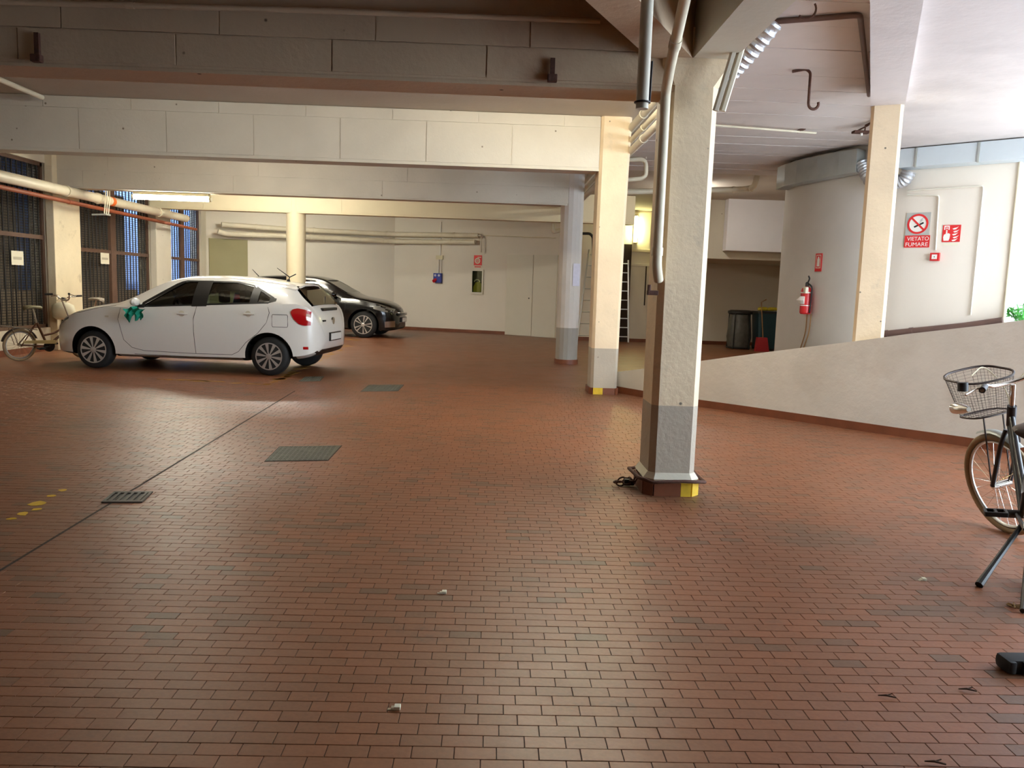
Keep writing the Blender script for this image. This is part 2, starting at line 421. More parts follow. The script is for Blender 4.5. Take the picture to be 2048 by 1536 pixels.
for q, (x, y) in enumerate(rest):
    V[q] = brick_geo(x, y, R.uniform(-.0004, .0004), R.uniform(-.00022, .00022), R.uniform(-.00011, .00011)); T[q] = rtint(x, y)
FA = (np.array(BF)[None] + 12 * np.arange(len(rest))[:, None, None]).reshape(-1, 4)
me = bpy.data.meshes.new('brick_field'); me.vertices.add(len(rest) * 12); me.vertices.foreach_set('co', V.ravel())
me.loops.add(FA.size); me.loops.foreach_set('vertex_index', FA.ravel().astype(np.int32)); me.polygons.add(len(FA)); me.polygons.foreach_set('loop_start', (np.arange(len(FA)) * 4).astype(np.int32))
me.update(calc_edges=True); me.shade_flat(); a = me.attributes.new('tint', 'FLOAT', 'FACE'); a.data.foreach_set('value', T.ravel())
me.materials.append(MATS['floor_brick'])
ob = bpy.data.objects.new('brick_field', me); col.objects.link(ob); ob.parent = fl; ob['kind'] = 'stuff'; MW[ob.name] = Matrix.Identity(4)

# expansion joint and worn paint on the floor
xj = G(163, 1056).x
ja, jb = G(150, 1066), G(590, 782)
def strip(mb, a, b, wd, z=.0012, h=.0010):
    a, b = Vector((a[0], a[1], z)), Vector((b[0], b[1], z)); s = (b - a).normalized().cross(Vector((0, 0, 1))) * wd / 2
    mb.prism([a - s, b - s, b + s, a + s], (0, 0, h))
mb = MB(); strip(mb, (ja.x, 2.2), jb, .014); mb.build('expansion_joint', 'joint_dark', fl)
def blob(px, py, rx, ry, mat, n=9, z=.0014):
    c = G(px, py); pts = []
    for k in range(n):
        a = 2 * PI * k / n; q = R.uniform(.55, 1.1); pts.append((c.x + rx * q * math.cos(a), c.y + ry * q * math.sin(a), z))
    return MB().prism(pts, (0, 0, .0012)).build('paint_mark', mat, fl)
for px, py, rx, ry in [(78, 1008, .055, .07), (47, 1028, .035, .05), (103, 992, .03, .035), (126, 981, .03, .03), (22, 1038, .03, .02), (73, 1019, .03, .03)]:
    blob(px, py, rx, ry, 'yellow_paint')
for k in range(44):
    t = R.random(); a, b = (700, 690), (525, 775)
    blob(a[0] + (b[0] - a[0]) * t + R.uniform(-4, 4), a[1] + (b[1] - a[1]) * t + R.uniform(-1.5, 1.5), R.uniform(.05, .12), R.uniform(.03, .10), 'old_yellow')
for k in range(20):
    t = R.random(); blob(300 + 240 * t, 757 + 12 * t + R.uniform(-1, 1), R.uniform(.05, .12), R.uniform(.03, .06), 'old_yellow')
for k in range(16):
    t = R.random(); blob(655 + 70 * t, 678 + 2 * t + R.uniform(-1, 1), R.uniform(.05, .15), R.uniform(.04, .10), 'old_yellow')

# ---- slab and right hand ceiling of boards
RW = [(6.7, 16.55), (5.9, 15.4), (5.3, 14.5), (4.97, 13.8), (4.80, 13.1), (4.88, 12.3), (5.15, 11.55), (5.63, 10.87)]
OUT = 7.4
def edge_x(y): return interp([(.5, 5.4), (8.6, 7.4), (9.2, 7.2)], y)
cpts = [(XL - .3, -5.2), (5.4, -5.2), (5.4, .5), (7.4, 8.6), (7.2, 9.3), (5.9, 10.9), (5.3, 11.8), (5.0, 13), (5.45, 14.5), (6.05, 15.4), (6.9, 16.75), (8.4, 16.75), (8.4, 26.9), (XL - .3, 26.9)]
ce = MB().prism([(x, y, ZS) for x, y in cpts], (0, 0, .25)).build('ceiling', 'slab_paint')
tag(ce, 'flat painted concrete garage slab overhead', 'ceiling', kind='structure')
yy = 3.0; k = 0
while yy < 14.3:
    wd = .30 if k % 3 else .24
    xr = min(edge_x(yy) - .02, interp([(2, OUT), (8.9, OUT), (9.2, 7.2), (10.8, 5.6), (11.6, 5.1), (13, 4.7), (13.8, 4.85), (15, 5.5)], yy + wd))
    x0 = 1.95 if yy > 5.3 else 2.1
    MB().box((x0, yy, ZS - .022 - R.uniform(0, .006)), (xr, yy + wd - .006, ZS)).build('ceiling_board', 'board_white', ce)
    yy += wd; k += 1

# ---- left wall with three barred openings
yo = [AX(px, 500, XL).y for px in (97, 148, 303, 332, 403)]
YC = yo[4] + .35                 # corner of the left and the back wall
SILL, HEAD = .40, 3.22
mb = MB()
mb.box((XL - .30, -5.2, 0), (XL, 9.6, ZS))
mb.box((XL - .30, 9.6, 0), (XL, YC, SILL)).box((XL - .30, 9.6, HEAD), (XL, YC, ZS))
for a, b in ((yo[0], yo[1]), (yo[2], yo[3]), (yo[4], YC)): mb.box((XL - .30, a, SILL), (XL, b, HEAD))
wl = mb.build('wall_left', 'plaster'); tag(wl, 'plastered left wall with low sill and three barred openings', 'wall', kind='structure')
for i in (0, 2):
    o = MB().cbox((XL - .02, yo[i] - .02, 0), (XL + .12, yo[i + 1] + .02, ZS), .012).build('wall_pier', 'pier_paint' if i == 0 else 'plaster')
    tag(o, ['stained cream wall pier between the two barred openings near the white car', None, 'plain cream wall pier between the middle and the bluish barred opening'][i], 'pier')
tag(MB().box((XL, 9.0, 0), (XL + .015, YC, .10)).build('baseboard_left', 'skirting'), 'brown tile skirting along the left wall', 'skirting', kind='structure')
# light well behind the bars
for nm, a_, b_ in (('wall_lightwell', (XL - 1.55, 9.2, 0), (XL - 1.45, 24.6, 4.6)), ('wall_lightwell_near', (XL - 1.45, 9.2, 0), (XL - .3, 9.3, ZS + .05)), ('wall_lightwell_far', (XL - 1.45, 24.5, 0), (XL - .3, 24.6, 4.6)), ('lightwell_sky_cover', (XL - 1.45, 9.2, ZS + .05), (XL - .3, 19.3, ZS + .15))):
    tag(MB().box(a_, b_).build(nm, 'well_sky_tint'), {'wall_lightwell': 'pale far wall of the light well behind the barred openings', 'wall_lightwell_near': 'pale near end wall of the light well', 'wall_lightwell_far': 'pale far end wall of the light well', 'lightwell_sky_cover': 'unseen cover added to keep sky light out of the near light well'}[nm], 'wall', kind='structure')  # the cover is added to cut sky light behind the grilles
tag(MB().box((XL - 1.45, 9.3, -.2), (XL - .3, 24.5, 0)).build('floor_lightwell', 'well_sky_tint'), 'pale floor of the light well', 'floor', kind='structure')
GL = ['dark barred grille beside the parked bicycles with a cream notice', 'barred grille with a wide brown post above the white car bonnet', 'bluish daylit barred grille nearest the back corner']
for gi, (a, b) in enumerate(((9.6, yo[0]), (yo[1], yo[2]), (yo[3], yo[4]))):
    g = thing('window_grille', (XL - .08, (a + b) / 2, SILL), GL[gi], 'grille', group='barred grilles of the left wall')
    x0, x1 = XL - .10, XL - .06
    MB().box((x0, a, SILL), (x1, a + .06, HEAD)).box((x0, b - .06, SILL), (x1, b, HEAD)).box((x0, a, HEAD - .06), (x1, b, HEAD)).box((x0, a, SILL), (x1, b, SILL + .06)).build('frame', 'grille_iron', g)
    zr = 1.78 if gi else 1.92
    MB().box((x0 - .005, a, zr), (x1 + .005, b, zr + .07)).build('rail', 'grille_iron', g)
    if gi: 
        pm_ = (a + b) / 2 - (.02 if gi == 1 else 0)
        MB().box((x0 - .01, pm_ - .11, SILL), (x1 + .01, pm_ + .11, HEAD)).build('post', 'grille_iron', g)
    y = a + .15; first = None
    while y < b - .10:
        if first is None:
            first = MB().tube([(x0 + .02, y, SILL + .03), (x0 + .02, y, HEAD - .03)], .012, 8).build('bar', 'mesh_iron', g); y00 = y
        else:
            c = first.copy(); col.objects.link(c); c.parent = g; c.location.y += y - y00
        y += .145
    mb = MB()                    # fine wire mesh fixed behind the bars
    n = int((HEAD - SILL) / .045)
    for i in range(n): mb.box((x0 - .03, a, SILL + i * .045), (x0 - .027, b, SILL + i * .045 + .011))
    y = a
    while y < b: mb.box((x0 - .03, y, SILL), (x0 - .027, y + .010, HEAD)); y += .045
    o = mb.build('wire_mesh', 'mesh_iron', g); o['kind'] = 'stuff'
    if gi < 2:
        o = MB().box((x0 - .10, a, SILL), (x0 - .08, b if gi == 0 else b - .35, 1.05)).build('kick_board', 'backing_board', g)
for a, b, lab in ((9.7, 14.1, 'row of brown upright boards behind the first barred grille'), (15.1, 18.3, 'row of brown upright boards behind the middle barred grille')):  # middle row added to cover the bright sky
    t = thing('board_screen', (XL - .6, (a + b) / 2, 0), lab, 'screen')
    y = a; k = 0
    while y < b:
        MB().box((XL - .62, y, 0), (XL - .58, y + .40, 3.0 + .1 * (k % 2))).build('board', 'backing_board', t); y += .42; k += 1

# ---- back walls
Bc = (-3.0, 24.5); C1 = (.405, 23.25); C2 = (1.82, 22.2)
def wall_run(name, pts, mat, label, t=.2, z0=0, z1=ZS, side=1):
    mb = MB(); P = [Vector((x, y, 0)) for x, y in pts]; n = len(P); out = []
    for i in range(n):
        d = (P[min(i + 1, n - 1)] - P[max(i - 1, 0)]).normalized(); out.append(P[i] + Vector((-d.y, d.x, 0)) * t * side)
    vs = []
    for z in (z0, z1): vs += [q + Vector((0, 0, z)) for q in P] + [q + Vector((0, 0, z)) for q in out]
    fs = []
    for i in range(n - 1):
        a, b, c, d = i, i + 1, n + i + 1, n + i; k = 2 * n
        fs += [[a, b, b + k, a + k], [d, c, c + k, d + k], [a + k, b + k, c + k, d + k], [a, b, c, d]]
    fs += [[0, n, 3 * n, 2 * n], [n - 1, 2 * n - 1, 4 * n - 1, 3 * n - 1]]
    mb.add(vs, fs); return tag(mb.build(name, mat, smooth=35), label, 'wall', kind='structure')
wall_run('wall_back', [(XL - .3, YC - .1), Bc, C1, C2, (2.3, 21.75), (3.7, 21.6), (9.2, 21.6)], 'plaster_white', 'long off white plaster wall at the back of the garage')
mb = MB()
for p, q in ((Bc, C1), (C1, (C1[0] + .02, C1[1] - .015))): pass
def skirt(name, pts, label, h=.09, t=.015, mat='skirting'):
    mb = MB()
    for p, q in zip(pts, pts[1:]):
        p, q = Vector((*p, 0)), Vector((*q, 0)); nrm = (q - p).normalized().cross(Vector((0, 0, 1))) * t
        mb.prism([p, q, q + nrm, p + nrm], (0, 0, h))
    return tag(mb.build(name, mat), label, 'skirting', kind='structure')
skirt('baseboard_back', [(XL, YC), Bc, C1], 'brown tile skirting along the back wall')
skirt('baseboard_right', [(2.3, 21.75), (3.7, 21.6), (7.4, 21.6)], 'brown tile skirting below the niche at the far right')
tag(MB().box((XL - .3, -5.3, 0), (5.4, -5.1, ZS)).build('wall_rear', 'plaster_niche'), 'plain plaster wall behind the viewer', 'wall', kind='structure')
tag(MB().box((6.75, 16.5, 0), (8.0, 16.7, ZS)).build('wall_niche_sun_block', 'plaster'), 'unseen wall added to shut stray sun out of the far right niche', 'wall', kind='structure')  # added to stop sunlight leaking into the niche
tag(MB().box((5.4, -5.3, 0), (5.6, 1.5, ZS)).build('wall_daylight_block', 'plaster'), 'unseen plaster wall added right of the viewer to hold back daylight', 'wall', kind='structure')  # added to keep the near floor darker
tag(MB().box((8.0, 16.5, 0), (8.2, 21.8, ZS)).build('wall_niche', 'plaster'), 'side wall of the far right niche', 'wall', kind='structure')

# right hand curved wall, wall of the signs and the outdoor wall after it
def catmull(pts, n=6):
    out = []; P = [Vector((*q, 0)) for q in pts]; P = [P[0] * 2 - P[1]] + P + [P[-1] * 2 - P[-2]]
    for i in range(1, len(P) - 2):
        for k in range(n):
            t = k / n; a, b, c, d = P[i - 1:i + 3]
            q = .5 * ((2 * b) + (c - a) * t + (2 * a - 5 * b + 4 * c - d) * t * t + (-a + 3 * b - 3 * c + d) * t ** 3); out.append((q.x, q.y))
    return out + [pts[-1]]
SW0, SW1 = (5.63, 10.87), (6.50, 10.0)
_cw = catmull(RW); _ci = max(i for i, q in enumerate(_cw) if PJ((q[0], q[1], 2.0))[0] < 1765)
wall_run('wall_right', _cw[:_ci + 1], 'plaster_grey', 'curved grey wall of the ramp carrying the fire extinguisher')
wall_run('wall_signs', _cw[_ci:] + [SW1], 'sign_wall_paint', 'cream wall of the ramp carrying the no smoking sign')
wall_run('wall_outside', [(6.58, 10.05), (9.8, 6.85)], 'outdoor_paint', 'bright outdoor wall beside the ramp exit', z1=5.5)
# ---- the ramp parapet, its skirting and the ramp
bpx = [(1222, 783), (1300, 797), (1390, 812), (1500, 828), (1600, 843), (1700, 858), (1800, 873), (1930, 892), (2048, 911)]
tpx = [(1180, 751), (1225, 745), (1290, 737), (1400, 722), (1540, 703), (1708, 683), (1775, 672), (1900, 659), (2048, 640), (2300, 606)]
PB = [G(*q) for q in bpx]; d = (PB[-1] - PB[-2]).normalized(); PB += [PB[-1] + d * .8, PB[-1] + d * 2.0]
PT = []
for q in PB:
    z = .5
    for _ in range(40):
        px, py = PJ((q.x, q.y, z)); z += (py - interp(tpx, px)) * .0035
    PT.append(z)
PT[-2] = PT[-3] + .10; PT[-1] = PT[-3] + .3
def parapet():
    n = len(PB); th = .20; mb = MB(); vs = []; rows = 5
    out = []
    for i in range(n):
        t = (PB[min(i + 1, n - 1)] - PB[max(i - 1, 0)]).normalized(); out.append(Vector((-t.y, t.x, 0)) * th)
    for i in range(n):
        vs += [PB[i], PB[i] + Vector((0, 0, PT[i])), PB[i] + out[i] + Vector((0, 0, PT[i])), PB[i] + out[i]]
    fs = []
    for i in range(n - 1):
        a, b = i * 4, i * 4 + 4
        for k in range(4): fs.append([a + k, b + k, b + (k + 1) % 4, a + (k + 1) % 4])
    fs += [[0, 1, 2, 3], [4 * n - 4, 4 * n - 3, 4 * n - 2, 4 * n - 1]]
    mb.add(vs, fs); return mb.build('wall_ramp', 'ramp_plaster', smooth=40), out
wp, POUT = parapet(); tag(wp, 'rough plastered parapet rising along the side of the ramp', 'wall', kind='structure')
skirt('baseboard_ramp', [(q.x, q.y) for q in PB], 'brown tile skirting at the foot of the ramp parapet', h=.085)
mb = MB(); RWp = [(2.4, 11.9), (3.0, 11.8), (3.9, 12.2), (4.6, 12.0), (5.0, 11.6), (5.3, 11.2), (5.63, 10.87), (5.95, 10.55), (6.3, 10.2), (7.2, 9.4), (8.4, 8.2)]
vs = []; fs = []
RZ = []
for i in range(len(PB)):
    q = PB[i] + POUT[i]; zr = max(.004, PT[i] - .22); RZ.append(zr)
    vs += [q + Vector((0, 0, zr)), Vector((RWp[i][0], RWp[i][1], zr * 1.02 + .0))]
for i in range(len(PB) - 1): fs.append([2 * i, 2 * i + 2, 2 * i + 3, 2 * i + 1])
o = mb.add(vs, fs).build('ramp', 'plaster_grey'); tag(o, 'sloping vehicle ramp rising to the right behind the parapet', 'ramp', kind='structure')
tag(MB().box((5.9, -5.2, -.2), (26, 4.8, .02)).box((7.6, 4.8, -.2), (26, 6.5, .02)).box((9.2, 6.5, .6), (26, 20, .9)).build('ground_outside', 'yard_paving'), 'pale paved yard outside the garage', 'ground', kind='structure')

# ================================================================== PILLARS AND BEAMS
def octa(cx, cy, hx, hy, ch, z, rot=0.0):
    pts = [(-hx + ch, -hy), (hx - ch, -hy), (hx, -hy + ch), (hx, hy - ch), (hx - ch, hy), (-hx + ch, hy), (-hx, hy - ch), (-hx, -hy + ch)]
    c, s = math.cos(rot), math.sin(rot)
    return [Vector((cx + x * c - y * s, cy + x * s + y * c, z)) for x, y in pts]
def loftp(mb, secs, mi=0):
    n = len(secs[0]); vs = [q for s_ in secs for q in s_]; fs = []
    for i in range(len(secs) - 1):
        for k in range(n): fs.append([i * n + k, i * n + (k + 1) % n, (i + 1) * n + (k + 1) % n, (i + 1) * n + k])
    fs += [list(range(n))[::-1], list(range((len(secs) - 1) * n, len(secs) * n))]
    return mb.add(vs, fs, mi)
# near pillar
a, b = G(1307, 991), G(1378, 991); P1Y = (a.y + b.y) / 2; HX1 = (b.x - a.x) / 2 + .035; P1X = (a.x + b.x) / 2; P1Z = AY(1385, 172, P1Y).z
C1y = P1Y + .20
t = thing('pillar', (P1X, C1y, 0), 'nearest chamfered concrete pillar with drainpipe and rusty chain at its foot', 'pillar')
loftp(MB(), [octa(P1X, C1y, HX1 * .985, .19, .04, 0), octa(P1X, C1y, HX1 * .985, .19, .04, .12), octa(P1X, C1y, HX1, .19, .04, 1.2), octa(P1X, C1y, HX1 + .005, .19, .04, P1Z)]).build('shaft', 'pillar_paint', t)
loftp(MB(), [octa(P1X, C1y, HX1 + .012, .205, .05, .085), octa(P1X, C1y, HX1 + .03, .215, .06, .11), octa(P1X, C1y, HX1 + .002, .195, .045, .15)]).build('plaster_collar', 'plaster', t)
ring = octa(P1X, C1y, HX1 + .022, .215, .055, 0)
for i in range(8):
    p, q = ring[i], ring[(i + 1) % 8]
    cuts = [0, .72, 1.0] if i == 0 else [0, 1]
    for k in range(len(cuts) - 1):
        pa, qa = p + (q - p) * (cuts[k] + .004), p + (q - p) * (cuts[k + 1] - .004); nr = (q - p).normalized().cross(Vector((0, 0, 1))) * .012
        MB().prism([pa, qa, qa + nr, pa + nr], (0, 0, .088)).build('skirting_tile', 'yellow_paint' if (i == 0 and k == 1) or i == 1 else 'skirting', t)
loftp(MB(), [octa(P1X, C1y, HX1 + .005, .19, .04, P1Z), octa(P1X + .01, C1y, HX1 + .06, .23, .03, P1Z + .12), octa(P1X + .01, C1y, HX1 + .07, .24, .03, P1Z + .34)]).build('capital', 'pillar_paint', t)
# second pillar
a, b = G(1182, 788), G(1224, 788); P2Y = a.y; P2X = (a.x + b.x) / 2 + .02; HX2 = .185
t = thing('pillar', (P2X, P2Y + .2, 0), 'cream pillar standing where the ramp parapet begins', 'pillar')
loftp(MB(), [octa(P2X, P2Y + .2, HX2 * .93, .2, .035, 0), octa(P2X, P2Y + .2, HX2, .2, .035, 2.2), octa(P2X + .015, P2Y + .2, HX2 + .01, .2, .035, ZS)]).build('shaft', 'pillar_paint', t)
ring = octa(P2X, P2Y + .2, HX2 * .93 + .01, .215, .04, 0)
for i in range(8):
    p, q = ring[i], ring[(i + 1) % 8]
    for k, (c0, c1) in enumerate(((0, .45), (.45, 1.0)) if i == 0 else ((0, 1),)):
        pa, qa = p + (q - p) * (c0 + .005), p + (q - p) * (c1 - .005); nr = (q - p).normalized().cross(Vector((0, 0, 1))) * .012
        MB().prism([pa, qa, qa + nr, pa + nr], (0, 0, .085)).build('skirting_tile', 'yellow_paint' if (i == 0 and k == 0) else 'skirting', t)
# round columns
def column(px, py, r, label, mat, top, seg, skirt_=True, Y=None):
    c = G(px, py) if Y is None else AY(px, py, Y); cx, cy = c.x, (c.y + r if Y is None else Y)
    t = thing('column', (cx, cy, 0), label, 'column')
    MB().lathe([(r * .98, 0), (r * .98, .3), (r, 1.5), (r, top)], (cx, cy, 0), seg=seg).build('shaft', mat, t, smooth=20)
    if skirt_: MB().lathe([(r + .015, 0), (r + .015, .085)], (cx, cy, 0), seg=seg).build('skirting', 'skirting', t, smooth=30)
    return cx, cy, t
C3x, C3y, c3t = column(1134, 729, .205, 'faceted white column with grey base and paper notice in front of the ladders', 'column_paint', ZS, 16)
C5x, C5y, _ = column(592, 500, .215, 'round cream column between the white and the black car', 'column_cream', ZS, 28, Y=18.6)
# square column with upright lamp, far right
c4 = G(1272, 684); C4x, C4y = c4.x, c4.y + .25
t = thing('column', (C4x, C4y, 0), 'square far column carrying the upright lit lamp', 'column')
MB().cbox((C4x - .29, C4y - .25, 0), (C4x + .29, C4y + .25, ZS), .05).build('shaft', 'plaster_white', t)
MB().cbox((C4x - .31, C4y - .27, 2.05), (C4x + .31, C4y + .26, 2.12), .01).build('ledge', 'plaster_white', t)
MB().cbox((C4x - .33, C4y - .29, 2.42), (C4x + .33, C4y + .27, 2.50), .01).build('ledge', 'pipe_white', t)
MB().box((C4x - .30, C4y - .262, 0), (C4x + .30, C4y - .25, .09)).build('skirting', 'skirting', t)
MB().box((C4x + .16, C4y - .27, 1.0), (C4x + .19, C4y - .25, 2.05)).build('slot', 'joint_dark', t)

# beams across the bays, each with its formwork panels
def beam(yf, th, z0, z1, x0, x1, mat, label, courses, pw, shift, lip=.03):
    t = thing('ceiling_beam', ((x0 + x1) / 2, yf + th / 2, z0), label, 'beam', group='concrete beams crossing the garage')
    MB().cbox((x0, yf, z0), (x1, yf + th, z1), .02).build('core', mat, t)
    for ci, (a, b) in enumerate(courses):
        x = x0 + shift[ci]; xs = [x0]
        while x < x1 - .15: xs.append(x); x += pw
        xs.append(x1)
        for p, q in zip(xs, xs[1:]):
            d = R.uniform(.008, .013)
            MB().box((p + .004, yf - d, a + .004), (q - .004, yf + .005, b - .004)).build('panel', mat, t)
    MB().box((x0, yf - .004, z0 - .006), (x1, yf + .06, z0 + .012)).build('chamfer_strip', mat, t)
    return t
B1 = P1Y; z1b = AY(640, 152, B1).z; zc1 = AY(640, 77, B1).z; zc1b = AY(640, 24, B1).z
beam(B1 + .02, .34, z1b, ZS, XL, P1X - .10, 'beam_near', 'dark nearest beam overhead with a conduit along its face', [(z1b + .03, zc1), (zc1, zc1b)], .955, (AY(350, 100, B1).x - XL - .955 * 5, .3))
B2 = P2Y - .01; z2b = AY(900, 330, B2).z
zc2 = AY(640, 234, B2).z
beam(B2 + .02, .36, z2b, ZS, XL, P2X - HX2 - .0, 'beam_paint', 'pale second beam with two rows of panels ending at the cream pillar', [(z2b + .03, zc2), (zc2, ZS - .01)], (AY(858, 280, B2).x - AY(163, 280, B2).x) / 4, ((AY(163, 280, B2).x - XL) % 1.09, (AY(91, 215, B2).x - XL) % 1.09))
B3 = C3y - .17; z3b = AY(760, 397, B3).z
beam(B3, .34, z3b, ZS, XL, C3x, 'beam_paint', 'third beam with a lit tube lamp under it, ending at the faceted column', [(z3b + .02, z3b + .30), (z3b + .30, ZS - .01)], 2.6, ((AY(765, 360, B3).x - XL) % 2.6, 1.0))
B4 = C5y - .20; z4b = AY(900, 436, B4).z
beam(B4, .36, z4b, ZS, XL, 3.2, 'column_cream', 'cream farthest beam resting on the round column between the cars', [(z4b + .02, ZS - .01)], 3.1, (1.2,))
# third pillar on the parapet with its beam towards the viewer
def on_parapet(px, py):
    best = None
    for i in range(len(PB) - 1):
        q = AL(px, py, PB[i], PB[i + 1]); s_ = (q - PB[i]).to_2d().dot((PB[i + 1] - PB[i]).to_2d()) / (PB[i + 1] - PB[i]).to_2d().length_squared
        if -.01 <= s_ <= 1.01: best = q
    return best
q0 = on_parapet(1708, 684); q1 = on_parapet(1764, 674)
P3 = (q0 + q1) / 2; wdir = Vector((q1.x - q0.x, q1.y - q0.y, 0)); 
rad = Vector((P3.x, P3.y, 0)).normalized(); lat = Vector((rad.y, -rad.x, 0)); hw = wdir.dot(lat) / 2
P3c = Vector((P3.x, P3.y, 0)) + rad * .27
ZP3 = AY(1776, 205, P3.y).z
def rbox(mb, c, r_, l_, hr, hl, z0, z1, ch=.03):
    pts = [(-hr, -hl + ch), (-hr, hl - ch), (-hr + ch, hl), (hr, hl), (hr, -hl), (-hr + ch, -hl)]
    return mb.prism([c + r_ * a + l_ * b + Vector((0, 0, z0)) for a, b in pts], (0, 0, z1 - z0))
t = thing('pillar', P3c + Vector((0, 0, P3.z - .12)), 'pillar rising from the ramp parapet beside the no smoking sign', 'pillar')
rbox(MB(), P3c, rad, lat, .16, hw + .02, P3.z - .05, ZP3).build('shaft', 'pillar_paint', t)
tb = thing('ceiling_beam', P3c, 'pale beam running from the parapet pillar towards the viewer overhead', 'beam')
pa = P3c + rad * .16; pb = P3c - rad * 4.6
MB().prism([pa + lat * (hw + .03) + Vector((0, 0, ZP3)), pa - lat * (hw + .03) + Vector((0, 0, ZP3)), pb - lat * (hw + .03) + Vector((0, 0, ZP3)), pb + lat * (hw + .03) + Vector((0, 0, ZP3))], (0, 0, max(.1, ZS - ZP3))).build('core', 'board_white', tb)
# lower slab over the ramp, right of that beam
zlow = min(AL(1812, 303, SW0, SW1).z, ZS - .06)
e0, e1 = P3c + lat * (hw + .02), pb + lat * (hw + .02)
MB().prism([(q[0], q[1], zlow) for q in ((e0.x, e0.y), (e1.x, e1.y), (edge_x(2.2), 2.2), (7.35, 8.55), (7.15, 9.25), (5.75, 10.78), (5.30, 11.33))], (0, 0, ZS - zlow)).build('soffit', 'board_white', ce)
# two beams meeting on the near pillar
ZB = P1Z + .16
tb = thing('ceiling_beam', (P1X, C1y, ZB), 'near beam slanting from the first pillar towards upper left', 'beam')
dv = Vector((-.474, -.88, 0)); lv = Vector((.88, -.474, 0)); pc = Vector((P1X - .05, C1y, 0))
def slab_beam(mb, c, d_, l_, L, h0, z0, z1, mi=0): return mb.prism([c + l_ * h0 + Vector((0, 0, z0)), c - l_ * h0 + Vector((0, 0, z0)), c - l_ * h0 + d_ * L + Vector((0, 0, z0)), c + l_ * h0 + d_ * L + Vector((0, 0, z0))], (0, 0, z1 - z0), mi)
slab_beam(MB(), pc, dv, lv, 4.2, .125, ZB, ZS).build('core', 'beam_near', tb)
tb = thing('ceiling_beam', (P1X, C1y, ZB), 'near beam running from the first pillar to upper right above the flexible duct', 'beam')
slab_beam(MB(), Vector((P1X + .10, C1y, 0)), Vector((.0, -1, 0)), Vector((1, 0, 0)), 5.5, .125, ZB, ZS).build('core', 'plaster', tb)
# bulkhead over the far right niche
o = MB().box((4.9, 18.6, 2.18), (8.0, 21.6, ZS)).build('trim_bulkhead', 'plaster'); tag(o, 'plastered bulkhead above the bin niche', 'bulkhead', kind='structure')

